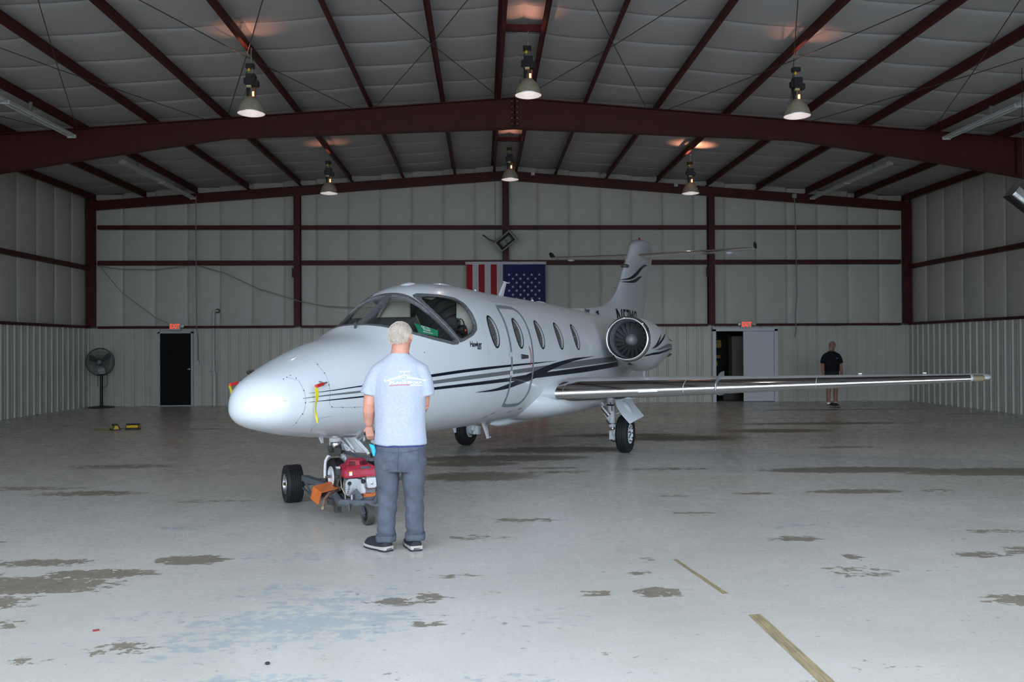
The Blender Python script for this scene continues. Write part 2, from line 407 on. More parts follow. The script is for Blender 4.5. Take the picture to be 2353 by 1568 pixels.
# end wall rafter + columns
def wall_obj(name, verts): return structure(MB().add(verts, [(0, 1, 2, 3)] if len(verts) == 4 else [tuple(range(len(verts)))]).build(name, M_GALV))
wall_back = wall_obj('wall_back', [(XL - .3, YB + .25, 0), (7.0, YB + .25, 0), (7.0, YB + .25, 2.21), (8.9, YB + .25, 2.21), (8.9, YB + .25, 0), (XR + .3, YB + .25, 0), (XR + .3, YB + .25, zroof(XR) + .1), (XC, YB + .25, zroof(XC) + .1), (XL - .3, YB + .25, zroof(XL) + .1)])
wall_left = wall_obj('wall_left', [(XL - .25, YF, 0), (XL - .25, YB + .2, 0), (XL - .25, YB + .3, 6.6), (XL - .25, YF, 6.6)])
wall_right = wall_obj('wall_right', [(XR + .25, YF, 0), (XR + .25, YB + .2, 0), (XR + .25, YB + .3, 6.6), (XR + .25, YF, 6.6)])
wall_front = structure(MB().box((XC, YF - .1, 6.45), (XR - XL + .8, .12, 1.5)).box((XL - .2, YF - .1, 3), (1.0, .12, 6)).box((XR + .2, YF - .1, 3), (1.0, .12, 6)).build('wall_front', M_LINER))
for sgn in (-1, 1):
    mb = MB(); xe = 12.2
    mb.bar((XC, YB - .14, zpur(XC) - .02), (XC + sgn * xe, YB - .14, zpur(XC + xe) - .02), .10, .012)
    mb.bar((XC, YB - .18, zpur(XC) - .14), (XC + sgn * xe, YB - .18, zpur(XC + xe) - .14), .012, .27)
    mb.bar((XC, YB - .14, zpur(XC) - .27), (XC + sgn * xe, YB - .14, zpur(XC + xe) - .27), .10, .012)
    mb.build('end_rafter', M_RED, wall_back)
for x in (-5.485, .70, 6.90):
    mb = MB(); zt = zpur(x) - .27; zb = 2.34
    mb.box((x, YB - .2, (zt + zb) / 2), (.185, .012, zt - zb)).box((x, YB - .1, (zt + zb) / 2), (.012, .2, zt - zb)).box((x, YB, (zt + zb) / 2), (.185, .012, zt - zb))
    c = mb.build('column', M_RED, wall_back)
    MB().box((x - .12, YB - .15, 3.93), (.05, .09, .28)).build('column_clip', M_RED, c)
for x, s in ((XL + .1, 1), (XR - .1, -1)):
    MB().box((x, YB - .2, 4.2), (.21, .012, 3.7)).box((x - s * .1, YB - .1, 4.2), (.012, .2, 3.7)).box((x + s * .1, YB - .1, 4.2), (.012, .2, 3.7)).build('column', M_RED, wall_back)
def girt(y_or_x, a, b, z0, z1, axis, parent, depth=.17):
    mb = MB(); zc = (z0 + z1) / 2
    if axis == 'x':
        L = b - a; c = (a + b) / 2
        mb.box((c, y_or_x, zc), (L, .008, z1 - z0)).box((c, y_or_x + depth / 2, z0), (L, depth, .006)).box((c, y_or_x + depth / 2, z1), (L, depth, .006))
    else:
        L = b - a; c = (a + b) / 2; s = 1 if y_or_x > 0 else -1
        mb.box((y_or_x, c, zc), (.008, L, z1 - z0)).box((y_or_x + s * depth / 2, c, z0), (depth, L, .006)).box((y_or_x + s * depth / 2, c, z1), (depth, L, .006))
    return mb.build('girt', M_RED, parent)
cols = [XL + .2, -5.485, .70, 6.90, XR - .2]
for a, b in zip(cols[:-1], cols[1:]):
    for z0, z1 in ((2.30, 2.365), (4.165, 4.292), (5.225, 5.335)):
        girt(YB - .16, a + .11, b - .11, z0, z1, 'x', wall_back)
for x, par in ((XL + .12, wall_left), (XR - .12, wall_right)):
    for y0, y1 in ((2.9, 10.27), (10.49, 17.89), (18.11, YB - .2)):
        for z0, z1 in ((2.31, 2.375), (4.02, 4.13)): girt(x, y0, y1, z0, z1, 'y', par)
# liner sheets: three ribs each
def liner(w, h, r=.032):
    prof = []
    for k in range(3):
        b = k * w / 3
        prof += [(b, 0), (b + .10, 0), (b + .105, .006), (b + .125, .006), (b + .13, 0), (b + .19, 0), (b + .215, r), (b + .245, r), (b + .27, 0)]
    prof.append((w, 0))
    v = [(x, -d, z) for z in (0, h) for x, d in prof]; n = len(prof)
    return MB().add(v, [(i, i + 1, n + i + 1, n + i) for i in range(n - 1)])
def wall_run(parent, length, place, h, hb=None):
    w = .9144; n = int(math.ceil(length / w)); src = None
    for k in range(n):
        loc, rz = place(k * w)
        if loc is None: continue
        if src is None:
            src = liner(w, h).build('liner_panel', M_LINER, parent, recalc=False); o = src
        else: o = share(src, parent)
        o.location = loc; o.rotation_euler = (0, 0, rz)
def place_back(s):
    x = XL - .1 + s
    if -9.7 < x + .5 and x + .4 < -8.5 or 6.8 < x + .5 and x + .4 < 9.0: return None, 0
    return (x, YB, 0), 0
wall_run(wall_back, XR - XL + .2, place_back, 2.31)
# cut sheets around the doors
for x0, x1, zb in ((-9.891, -9.6, 0), (-8.57, -8.062, 0), (-9.6, -8.57, 2.2), (6.568, 6.95, 0), (8.91, 9.311, 0), (6.95, 8.91, 2.23)):
    if x1 - x0 < .05: continue
    mb = MB(); prof = [(x0, 0)]
    x = math.floor(x0 / .3048) * .3048
    while x < x1:
        for dx, d in ((.19, 0), (.215, .032), (.245, .032), (.27, 0)):
            if x0 < x + dx < x1: prof.append((x + dx, d))
        x += .3048
    prof.append((x1, 0)); n = len(prof)
    mb.add([(px, YB - d + .002, z) for z in (zb, 2.31) for px, d in prof], [(i, i + 1, n + i + 1, n + i) for i in range(n - 1)])
    mb.build('liner_panel', M_LINER, wall_back, recalc=False)
wall_run(wall_left, YB - YF, lambda s: ((XL, YB - s - .9144, 0), PI / 2), 2.33)
wall_run(wall_right, YB - YF, lambda s: ((XR, YB - s, 0), -PI / 2), 2.33)
# wall insulation strips with pillowed faces
def pillow(w, zs):
    mb = MB(); us = (0, .015, .1, .5, .9, .985, 1); rows = []
    for z, dz in zs:
        rows.append([(w * u, .03 if u in (0, 1) else (.01 if u in (.015, .985) else -dz * (1 if u == .5 else .6)), z) for u in us])
    n = len(us)
    return mb.add([p for r in rows for p in r], [(i * n + j, i * n + j + 1, (i + 1) * n + j + 1, (i + 1) * n + j) for i in range(len(rows) - 1) for j in range(n - 1)])
w = .95; n = int((XR - XL) / w) + 1
for k in range(n):
    x = XL + k * w; zt = min(zroof(x), zroof(x + w)) + .02
    zs = [(2.34, 0), (2.5, .02), (3.3, .03), (4.1, .01), (4.23, 0), (4.4, .02), (4.75, .025), (5.15, .01), (5.28, 0), (5.4, .015), (5.8, .02), (zt, 0)]
    o = pillow(w, zs).build('insulation_panel', M_WINS, wall_back, smooth=True, recalc=False); o.location = (x, YB + .06, 0)
zs = [(2.35, 0), (2.5, .02), (3.2, .03), (3.95, .012), (4.08, 0), (4.2, .015), (5.1, .03), (6.2, 0)]
for par, xx, rz in ((wall_left, XL - .06, PI / 2), (wall_right, XR + .06, -PI / 2)):
    src = None
    for k in range(int((YB - YF) / w) + 1):
        y = YB - k * w
        o = pillow(w, zs).build('insulation_panel', M_WINS, par, smooth=True, recalc=False) if src is None else share(src, par)
        src = src or o
        o.location = (xx, y - w if rz > 0 else y, 0); o.rotation_euler = (0, 0, rz)
# roof brace rods
NODES = [XC + 3.05 * k for k in range(-4, 5)]
M_ROD = mat('brace_rod_steel', (.10, .085, .07), .5, metal=.6)
def rod(x0, y0, x1, y1, m=M_ROD):
    a = Vector((x0, y0, zpur(x0) - .06)); b = Vector((x1, y1, zpur(x1) - .06))
    MB().tube([a, (a + b) / 2 - Vector((0, 0, .05)), b], .0075, 6).build('brace_rod', m, ceiling)
for ya, yb in ((10.48, 17.9), (2.9, 10.28)):
    for i in range(len(NODES) - 1):
        rod(NODES[i] + .1, yb, NODES[i + 1] - .1, ya); rod(NODES[i + 1] - .25, yb, NODES[i] + .25, ya)
# doors
M_BDOOR = mat('black_door_paint', (.010, .009, .009), .75, spec=.15); M_DFR = mat('door_frame_cream', (.46, .46, .43), .5); M_WDOOR = mat('white_door_paint', (.56, .59, .61), .5)
d1 = structure(MB().box((-9.085, YB - .005, 1.08), (.915, .045, 2.14)).build('door_1', M_BDOOR))
mb = MB(); mb.box((-9.57, YB - .02, 1.1), (.06, .12, 2.2)).box((-8.6, YB - .02, 1.1), (.06, .12, 2.2)).box((-9.085, YB - .02, 2.18), (1.03, .12, .06)); mb.build('door_frame', M_DFR, d1)
MB().box((-9.085, YB - .03, .012), (.92, .1, .025)).build('threshold', M_ALU, d1)
MB().lathe([(0, .03), (.012, .03), (.02, .012), (.05, .012), (.055, .028), (.085, .03), (.1, .02), (.102, .0)], (-8.70, YB - .03, 1.09), (0, -1, 0), 16).build('door_knob', M_CHROME, d1, smooth=40)
for z in (.25, 1.1, 1.95): MB().lathe([(0, .012), (.11, .012)], (-9.545, YB - .06, z - .05), (0, 0, 1), 8, True).build('hinge', M_STEEL, d1)
d2 = structure(MB().box((8.36, YB - .005, 1.075), (.93, .045, 2.12)).build('door_2', M_WDOOR))
mb = MB(); mb.box((6.985, YB - .03, 1.1), (.10, .16, 2.2)).box((8.87, YB - .03, 1.1), (.10, .16, 2.2)).box((7.93, YB - .03, 2.19), (1.99, .16, .10)); mb.build('door_frame', M_WDOOR, d2)
MB().box((8.95, YB - .03, 1.1), (.06, .05, 2.2)).build('door_stop', M_DFR, d2)
leaf = MB().box((7.06, YB + .5, 1.075), (.045, .9, 2.12)).build('door_leaf', M_WDOOR, d2)
MB().lathe([(0, .03), (.012, .03), (.02, .012), (.05, .012), (.055, .028), (.085, .03), (.1, .02)], (7.09, YB + .88, 1.0), (1, 0, 0), 14).build('door_knob', M_CHROME, leaf, smooth=40)
# store room behind the open leaf
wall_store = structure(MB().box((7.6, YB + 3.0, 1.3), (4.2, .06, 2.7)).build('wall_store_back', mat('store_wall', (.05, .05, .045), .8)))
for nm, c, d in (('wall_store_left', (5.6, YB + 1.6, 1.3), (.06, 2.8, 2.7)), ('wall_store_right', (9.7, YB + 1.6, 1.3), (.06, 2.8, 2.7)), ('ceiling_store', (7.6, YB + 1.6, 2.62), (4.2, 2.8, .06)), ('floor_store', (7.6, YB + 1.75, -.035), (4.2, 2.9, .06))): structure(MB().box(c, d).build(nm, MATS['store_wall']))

# ================================================================== THE JET (x aft of the nose, y to its own left, z up)
JX, JY, HD = -2.2443, 7.36346, 0.44245
JA = Vector((math.sin(HD), math.cos(HD), 0)); JL = Vector((math.cos(HD), -math.sin(HD), 0))
def J(x, y, z): return Vector((JX, JY, 0)) + JA * x + JL * y + Vector((0, 0, z))
def JV(p): return J(*p)
jet = thing('business_jet', 'white twin-engine business jet with navy and grey stripes, nose held by the tug', 'airplane', (JX, JY, 0), math.atan2(JA.y, JA.x))
SX = [.27, .285, .32, .38, .46, .55, .9, 1.4, 1.9, 2.1, 2.4, 2.65, 2.95, 3.3, 3.9, 5, 7, 8.6, 9.6, 10.6, 11.8, 13.2, 14.3]
ST = [1.165, 1.225, 1.30, 1.365, 1.42, 1.46, 1.585, 1.735, 1.855, 1.945, 2.10, 2.25, 2.40, 2.47, 2.487, 2.455, 2.42, 2.375, 2.34, 2.30, 2.26, 2.22, 2.18]
SB = [1.135, 1.085, 1.04, 1.00, .965, .94, .865, .795, .748, .732, .708, .695, .685, .675, .655, .64, .60, .62, .70, .83, 1.05, 1.45, 1.9]
SW = [.03, .095, .175, .25, .315, .365, .51, .65, .727, .748, .772, .79, .812, .838, .85, .85, .85, .83, .77, .68, .53, .32, .12]
SCt = [1.15, 1.15, 1.15, 1.15, 1.15, 1.155, 1.18, 1.22, 1.26, 1.28, 1.31, 1.33, 1.36, 1.39, 1.42, 1.43, 1.43, 1.43, 1.45, 1.5, 1.6, 1.8, 2.05]
EX = 2.25
def sec(x): return [pchip(x, SX, v) for v in (ST, SB, SW, SCt)]
def ysurf(x, z, off=0.0):
    T, Bm, W, C = sec(x); u = (z - C) / (T - C) if z > C else (C - z) / (C - Bm); u = min(max(u, 0), 1)
    return W * (1 - u ** EX) ** (1 / EX) + off
def ztop(x, y):
    T, Bm, W, C = sec(x); return C + (T - C) * max(0, 1 - (abs(y) / W) ** EX) ** (1 / EX)
def zbot(x, y):
    T, Bm, W, C = sec(x); return C - (C - Bm) * max(0, 1 - (abs(y) / W) ** EX) ** (1 / EX)
def ring(x, off=0.0, n=96):
    T, Bm, W, C = sec(x); out = []; e = 2 / EX
    T += off; Bm -= off; W += off
    for k in range(n):
        a = 2 * PI * k / n; c, s_ = math.cos(a), math.sin(a)
        cc = math.copysign(abs(c) ** e, c); ss = math.copysign(abs(s_) ** e, s_)
        out.append((x, W * cc, C + (ss * (T - C) if ss > 0 else ss * (C - Bm))))
    return out
def xs_of(a, b):
    xs = [.27, .277, .285, .30, .32, .35, .38, .42, .46, .5, .55, .62, .7, .8] + [.9 + .1 * k for k in range(80)] + [8.95 + .25 * k for k in range(22)]
    return [x for x in xs if a <= x <= b]
def shell(xs, oo, oi, n=96, matsplit=True):
    """closed shell between two offset skins"""
    R1 = [ring(x, oo, n) for x in xs]; R2 = [ring(x, oi, n) for x in xs]
    me = bpy.data.meshes.new('shell'); v = []; f = []; mi = []
    m = len(xs)
    for R in (R1, R2):
        for r in R: v += [J(*p) for p in r]
    for i in range(m - 1):
        for j in range(n):
            k = (j + 1) % n
            f.append((i * n + j, i * n + k, (i + 1) * n + k, (i + 1) * n + j)); mi.append(0)
            b = m * n; f.append((b + i * n + j, b + (i + 1) * n + j, b + (i + 1) * n + k, b + i * n + k)); mi.append(1)
    for i, rev in ((0, 0), (m - 1, 1)):
        for j in range(n):
            k = (j + 1) % n; q = (i * n + j, m * n + i * n + j, m * n + i * n + k, i * n + k); f.append(q[::-1] if rev else q); mi.append(0)
    inv = pm(jet).inverted()
    me.from_pydata([inv @ p for p in v], [], f)
    me.materials.append(M_WPAINT); me.materials.append(M_CREAM)
    me.polygons.foreach_set('material_index', mi)
    bm = bmesh.new(); bm.from_mesh(me); bmesh.ops.recalc_face_normals(bm, faces=bm.faces); bm.to_mesh(me); bm.free()
    return me
def cutter(poly, y0, y1):
    inv = pm(jet).inverted(); n = len(poly)
    me = bpy.data.meshes.new('cut')
    me.from_pydata([inv @ J(x, y0, z) for x, z in poly] + [inv @ J(x, y1, z) for x, z in poly], [], [tuple(range(n)), tuple(range(2 * n - 1, n - 1, -1))] + [(i, n + i, n + (i + 1) % n, (i + 1) % n) for i in range(n)])
    bm = bmesh.new(); bm.from_mesh(me); bmesh.ops.recalc_face_normals(bm, faces=bm.faces); bm.to_mesh(me); bm.free()
    return me
def inset(poly, d):
    a = sum(poly[i][0] * poly[(i + 1) % len(poly)][1] - poly[(i + 1) % len(poly)][0] * poly[i][1] for i in range(len(poly)))
    s = 1 if a > 0 else -1; n = len(poly); out = []
    for i in range(n):
        p0 = Vector(poly[i - 1]); p1 = Vector(poly[i]); p2 = Vector(poly[(i + 1) % n])
        e1 = (p1 - p0).normalized(); e2 = (p2 - p1).normalized()
        n1 = Vector((-e1.y, e1.x)) * s; n2 = Vector((-e2.y, e2.x)) * s
        b = (n1 + n2).normalized(); c = max(.35, b.dot(n1)); q = p1 + b * d / c; out.append((q.x, q.y))
    return out
def smooth_poly(P, it=2):
    for _ in range(it):
        Q = []
        for i in range(len(P)):
            a, b = P[i], P[(i + 1) % len(P)]
            Q += [(a[0] * .75 + b[0] * .25, a[1] * .75 + b[1] * .25), (a[0] * .25 + b[0] * .75, a[1] * .25 + b[1] * .75)]
        P = Q
    return P
FRONT = [(2.075, 1.945), (2.152, 1.898), (2.312, 1.829), (2.537, 1.774), (2.848, 1.722), (2.95, 1.728), (2.985, 1.752), (2.94, 1.81), (2.865, 1.882), (2.785, 1.985), (2.735, 2.105), (2.738, 2.212), (2.765, 2.288), (2.80, 2.37), (2.80, 2.75), (2.0, 2.75)]
FRONT_IN = [(2.05, 1.99), (2.165, 1.931), (2.32, 1.864), (2.545, 1.811), (2.85, 1.758), (2.91, 1.764), (2.925, 1.782), (2.845, 1.865), (2.765, 1.97), (2.708, 2.095), (2.708, 2.212), (2.725, 2.28), (2.755, 2.335), (2.755, 2.75), (1.96, 2.75)]
SIDE = [(2.80, 2.295), (2.86, 2.318), (3.10, 2.315), (3.36, 2.283), (3.47, 2.225), (3.505, 2.10), (3.495, 1.973), (3.455, 1.90), (3.317, 1.832), (3.09, 1.766), (3.00, 1.748), (2.95, 1.81), (2.872, 1.887), (2.792, 1.99), (2.742, 2.107), (2.745, 2.21), (2.772, 2.27)]
SIDE_IN = smooth_poly([(2.84, 2.283), (3.10, 2.280), (3.345, 2.248), (3.445, 2.195), (3.475, 2.095), (3.466, 1.98), (3.422, 1.91), (3.30, 1.852), (3.09, 1.79), (3.00, 1.80), (2.915, 1.90), (2.83, 2.01), (2.782, 2.12), (2.788, 2.225)], 1)
WIN = [(3.90, 1.885), (4.67, 1.875), (5.45, 1.865), (6.22, 1.855), (6.97, 1.845)]
def ell(cx, cz, a, b, n=28): return [(cx + a * math.cos(2 * PI * k / n), cz + b * math.sin(2 * PI * k / n)) for k in range(n)]
full = shell(xs_of(.62, 13.9), 0, -.035)
cuts = []
for s in (1, -1):
    cuts.append((cutter(FRONT, -s * .004, s * 1.3), 'DIFFERENCE')); cuts.append((cutter(SIDE, s * .15, s * 1.3), 'DIFFERENCE'))
    for cx, cz in WIN: cuts.append((cutter(ell(cx, cz, .122, .20), s * .55, s * 1.3), 'DIFFERENCE'))
body_me = boolean(full, cuts)
fuselage = link_mesh('fuselage', body_me, jet, None, 28)
# nose cap and tail cone close the shell
mb = MB(); mb.loft([[J(.2685, p[1] * .02, 1.15 + (p[2] - 1.15) * .02) for p in ring(.27, 0, 96)]] + [[J(*p) for p in ring(x, 0, 96)] for x in xs_of(.27, .62)], False)
mb.build('radome', M_WPAINT, fuselage, smooth=True)
MB().loft([[J(*p) for p in ring(x, -.002, 48)] for x in (13.9, 14.05, 14.2, 14.3)]).build('tail_cone', M_WPAINT, fuselage, smooth=True)
front_shell = shell([1.8 + .05 * k for k in range(43)], .003, -.035, 96)
thin = shell([1.8 + .05 * k for k in range(43)], -.010, -.017, 96)
M_GLASS = bpy.data.materials.new('cockpit_glass'); M_GLASS.use_nodes = True
g = M_GLASS.node_tree; g.nodes.clear(); go = g.nodes.new('ShaderNodeOutputMaterial'); gm = g.nodes.new('ShaderNodeMixShader'); gt = g.nodes.new('ShaderNodeBsdfTransparent'); gg = g.nodes.new('ShaderNodeBsdfGlossy'); gf = g.nodes.new('ShaderNodeLayerWeight'); gp = g.nodes.new('ShaderNodeMath'); gp.operation = 'POWER'; gp.inputs[1].default_value = 4.0; gq = g.nodes.new('ShaderNodeMath'); gq.operation = 'MULTIPLY_ADD'; gq.inputs[1].default_value = .55; gq.inputs[2].default_value = .035
gt.inputs[0].default_value = (.97, .98, .97, 1); gg.inputs['Roughness'].default_value = .01; gf.inputs[0].default_value = .5
g.links.new(gf.outputs['Facing'], gp.inputs[0]); g.links.new(gp.outputs[0], gq.inputs[0]); g.links.new(gq.outputs[0], gm.inputs[0]); g.links.new(gt.outputs[0], gm.inputs[1]); g.links.new(gg.outputs[0], gm.inputs[2]); g.links.new(gm.outputs[0], go.inputs[0])
for s in (1, -1):
    for outer, inner, yo, yi, nm in ((FRONT, FRONT_IN, .0, .036, 'windscreen'), (SIDE, SIDE_IN, .15, .15, 'side_window')):
        fr = boolean(front_shell, [(cutter(outer, s * yo, s * 1.3), 'INTERSECT'), (cutter(inner, s * yi, s * 1.31), 'DIFFERENCE')])
        wf = link_mesh(nm + '_frame', fr, fuselage, M_FRAME, 28)
        gl = boolean(thin, [(cutter(inset(inner, -.012), s * (yi - .01), s * 1.3), 'INTERSECT')])
        link_mesh(nm + '_pane', gl, wf, M_GLASS, 28)
# ---- conforming decals on the fuselage
def surf_strip(name, up, lo, m, off=.003, side=1, nx=40, nz=4, parent=None, x0=None, x1=None):
    """paint band between an upper and a lower (x, z) curve, laid on the skin"""
    a = max(up[0][0], lo[0][0]) if x0 is None else x0; b = min(up[-1][0], lo[-1][0]) if x1 is None else x1
    ux, uz = zip(*up); lx, lz = zip(*lo); mb = MB(); v = []
    for i in range(nx + 1):
        x = a + (b - a) * i / nx; zu = pchip(x, ux, uz); zl = pchip(x, lx, lz)
        for j in range(nz + 1):
            z = zl + (zu - zl) * j / nz; v.append(J(x, side * ysurf(x, z, off), z))
    mb.add(v, [(i * (nz + 1) + j, (i + 1) * (nz + 1) + j, (i + 1) * (nz + 1) + j + 1, i * (nz + 1) + j + 1) for i in range(nx) for j in range(nz)])
    return mb.build(name, m, parent or fuselage, smooth=True, recalc=False)
S1u = [(.684, 1.285), (.88, 1.301), (1.235, 1.332), (2.417, 1.41), (3.198, 1.447), (4.229, 1.470), (4.979, 1.480), (5.952, 1.492)]
S1l = [(.684, 1.283), (.879, 1.294), (1.232, 1.320), (2.414, 1.379), (3.197, 1.413), (4.228, 1.443), (4.977, 1.460), (5.952, 1.490)]
S2u = [(.456, 1.226), (.655, 1.246), (.872, 1.265), (1.28, 1.287), (2.411, 1.339), (3.196, 1.370), (4.228, 1.397), (4.976, 1.418), (6.462, 1.458), (7.747, 1.495), (9.3, 1.52)]
S2l = [(.456, 1.224), (.654, 1.240), (.870, 1.252), (1.277, 1.266), (2.412, 1.302), (3.199, 1.322), (4.232, 1.346), (4.979, 1.358), (6.463, 1.375), (7.744, 1.403), (9.3, 1.44)]
S3u = [(.67, 1.205), (.866, 1.217), (1.275, 1.234), (2.413, 1.267), (3.203, 1.284), (4.239, 1.306), (4.725, 1.322), (5.538, 1.336), (7.161, 1.370), (9.3, 1.415)]
S3l = [(.67, 1.203), (.866, 1.208), (1.275, 1.219), (2.415, 1.238), (3.211, 1.247), (4.254, 1.256), (4.543, 1.259), (5.001, 1.267), (5.849, 1.273), (7.178, 1.288), (9.3, 1.335)]
SWu = [(3.318, 1.165), (3.834, 1.182), (4.132, 1.213), (4.446, 1.257), (4.728, 1.315), (5.25, 1.385), (5.589, 1.432), (6.139, 1.482), (6.807, 1.521), (7.754, 1.538)]
SWl = [(3.318, 1.163), (3.767, 1.152), (4.207, 1.164), (4.57, 1.200), (4.958, 1.243), (5.266, 1.286), (5.538, 1.336), (5.828, 1.380), (6.462, 1.454), (7.164, 1.504), (7.754, 1.536)]
for s in (1, -1):
    surf_strip('stripe', S1u, S1l, M_NAVY, .003, s); surf_strip('stripe', S2u, S2l, M_GREYP, .003, s); surf_strip('stripe', S3u, S3l, M_NAVY, .0035, s); surf_strip('stripe', SWu, SWl, M_NAVY, .005, s)
def skin_line(name, pts, w, m, off=.004, side=1, closed=False, parent=None, hz=.001):
    """ribbon of width w following (x, z) points on the skin"""
    P = []
    n = len(pts)
    seg = n if closed else n - 1
    for i in range(seg):
        a, b = pts[i], pts[(i + 1) % n]
        for t in (0, .25, .5, .75): P.append((a[0] + (b[0] - a[0]) * t, a[1] + (b[1] - a[1]) * t))
    if not closed: P.append(pts[-1])
    v = []; q = len(P)
    for i in range(q):
        p0 = P[i - 1] if (i or closed) else P[0]; p1 = P[(i + 1) % q] if (i < q - 1 or closed) else P[-1]
        d = Vector((p1[0] - p0[0], p1[1] - p0[1])).normalized(); nn = Vector((-d.y, d.x)) * w / 2
        for k in (-1, 0, 1):
            x, z = P[i][0] + nn.x * k, P[i][1] + nn.y * k; v.append(J(x, side * ysurf(x, z, off), z))
    f = []
    for i in range(q if closed else q - 1):
        k = (i + 1) % q
        for e in (0, 1): f.append((i * 3 + e, k * 3 + e, k * 3 + e + 1, i * 3 + e + 1))
    return MB().add(v, f).build(name, m, parent or fuselage, smooth=True, recalc=False)
# cabin windows: rim, pane, pleated shade
M_SHADE = mat('pleated_shade', (.13, .125, .115), .8, var=.25, vscale=30, stretch=(.2, .2, 1.6)); M_WGL = mat('cabin_glass', (.9, .9, .9), .02, trans=1.0, alpha=.25)
for s in (1, -1):
    for cx, cz in WIN:
        r1 = skin_line('window_rim', ell(cx, cz, .118, .195, 22), .022, M_BLACK, .004, s, True)
        v = [J(cx, s * (ysurf(cx, cz) - .010), cz)]
        E1 = ell(cx, cz, .135, .215, 28)
        v += [J(x, s * (ysurf(x, z) - .009), z) for x, z in E1]
        MB().add(v, [(0, 1 + i, 1 + (i + 1) % 28) for i in range(28)]).build('window_pane', M_GLASS, r1, smooth=True)
        mb = MB(); nz = 26; v = []
        for i in range(nz + 1):
            z = cz - .22 + .44 * i / nz
            for x in (cx - .15, cx + .15): v.append(J(x, s * (ysurf(cx, z) - .026 - (.006 if i % 2 else 0)), z))
        mb.add(v, [(2 * i, 2 * i + 1, 2 * i + 3, 2 * i + 2) for i in range(nz)]); mb.build('window_shade', M_SHADE, r1, recalc=False)
# entry door outline, handle, arc, drip rail
DOOR = [(4.40, 2.222), (4.70, 2.226), (4.92, 2.222), (5.03, 2.17), (5.06, 2.08), (5.055, 1.772), (5.035, 1.511), (5.01, 1.292), (5.005, 1.09), (4.97, .985), (4.90, .93), (4.80, .918), (4.45, .930), (4.335, .95), (4.31, 1.05), (4.275, 1.279), (4.312, 1.504), (4.315, 1.655), (4.315, 1.845), (4.335, 2.036), (4.355, 2.17)]
skin_line('door_surround', DOOR, .044, M_LGREY, .0065, 1, True)
surf_strip('drip_rail', [(4.27, 2.315), (4.4, 2.312), (4.9, 2.31), (5.2, 2.29)], [(4.27, 2.300), (4.4, 2.288), (4.9, 2.285), (5.2, 2.27)], M_WPAINT, .014, 1, 12, 2)
hd = surf_strip('door_handle', [(4.64, 1.592), (4.86, 1.576)], [(4.64, 1.545), (4.86, 1.552)], M_STEEL, .012, 1, 6, 2)
skin_line('handle_recess', [(4.63, 1.597), (4.87, 1.58), (4.87, 1.546), (4.63, 1.54)], .008, M_BLACK, .005, 1, True)
skin_line('handle_arc', [(4.925, 1.70), (4.955, 1.655), (4.968, 1.60), (4.968, 1.55), (4.955, 1.50), (4.92, 1.445)], .018, M_RFLAG, .007)
for z in (1.60, 1.36): surf_strip('door_hinge', [(4.24, z + .03), (4.33, z + .03)], [(4.24, z - .03), (4.33, z - .03)], M_WPAINT, .008, 1, 3, 2)
# panel seams and screws on the nose, fairing seams
M_SEAM = mat('panel_seam', (.26, .28, .30), .6); M_SEAMB = mat('panel_seam_dark', (.10, .10, .10), .6)
skin_line('panel_seam', [(.962, 1.56), (.94, 1.53), (.93, 1.489), (.912, 1.402), (.891, 1.3), (.870, 1.194), (.88, 1.16), (.91, 1.142), (1.1, 1.132), (1.25, 1.125), (1.9, 1.12)], .003, M_SEAM, .002)
skin_line('panel_seam', [(.60, 1.43), (.655, 1.40), (.651, 1.363), (.646, 1.251), (.629, 1.132), (.603, 1.073), (.60, .98)], .003, M_SEAM, .002)
skin_line('panel_seam', [(.92, 1.06), (.80, 1.05), (.82, .95), (.86, .92)], .003, M_SEAM, .002)
skin_line('panel_seam', [(3.62, 2.30), (3.64, 1.9), (3.62, 1.4), (3.58, 1.0), (3.5, .8)], .003, M_SEAM, .002)
mb = MB()
for x, z in ((.955, 1.54), (.925, 1.46), (.90, 1.35), (.875, 1.21), (.90, 1.147), (1.02, 1.135), (1.16, 1.128), (.655, 1.42), (.65, 1.31), (.64, 1.2), (.62, 1.1), (.605, 1.02), (.64, 1.45), (.6, 1.48), (.56, 1.42), (1.9, 1.66), (2.3, 1.64), (1.5, 1.2)):
    z = min(z, sec(x)[0] - .05); y = ysurf(x, z); mb.lathe([(-.002, .006), (.003, .006)], J(x, y, z), JL, 6, True)
scr = mb.build('panel_screw', M_SEAMB, fuselage); scr['kind'] = 'stuff'
# antennas on the roof and belly
def blade(name, x, z0, h, c0, c1, rake, t=.012, y=0.0, m=None, foot=0.0):
    s = 1 if h > 0 else -1; mb = MB(); R = []
    for i in range(6):
        k = i / 5; c = c0 + (c1 - c0) * k; xx = x + rake * k; zz = z0 + h * k
        R.append([J(xx + c * a, y + b * t * (1 - .3 * k), zz) for a, b in ((0, 0), (.12, .8), (.4, 1), (.8, .6), (1, 0), (.8, -.6), (.4, -1), (.12, -.8))])
    mb.loft(R)
    if foot: mb.box(J(x + rake + foot / 2, y, z0 + h - s * .008), (.016, .016, .016)); mb.bar(J(x + rake, y, z0 + h), J(x + rake + foot, y, z0 + h - s * .012), .02, .012)
    return mb.build(name, m or M_WPAINT, fuselage, smooth=35)
blade('blade_antenna', 5.76, 2.43, .245, .20, .11, .23, .012, 0, None, .16)
blade('blade_antenna', 5.14, .68, -.29, .21, .09, .22, .014, 0, None, .13)
blade('blade_antenna', 4.28, .665, -.10, .13, .06, .07, .01)
blade('blade_antenna', 1.30, .83, -.085, .10, .045, .06, .010, .05)
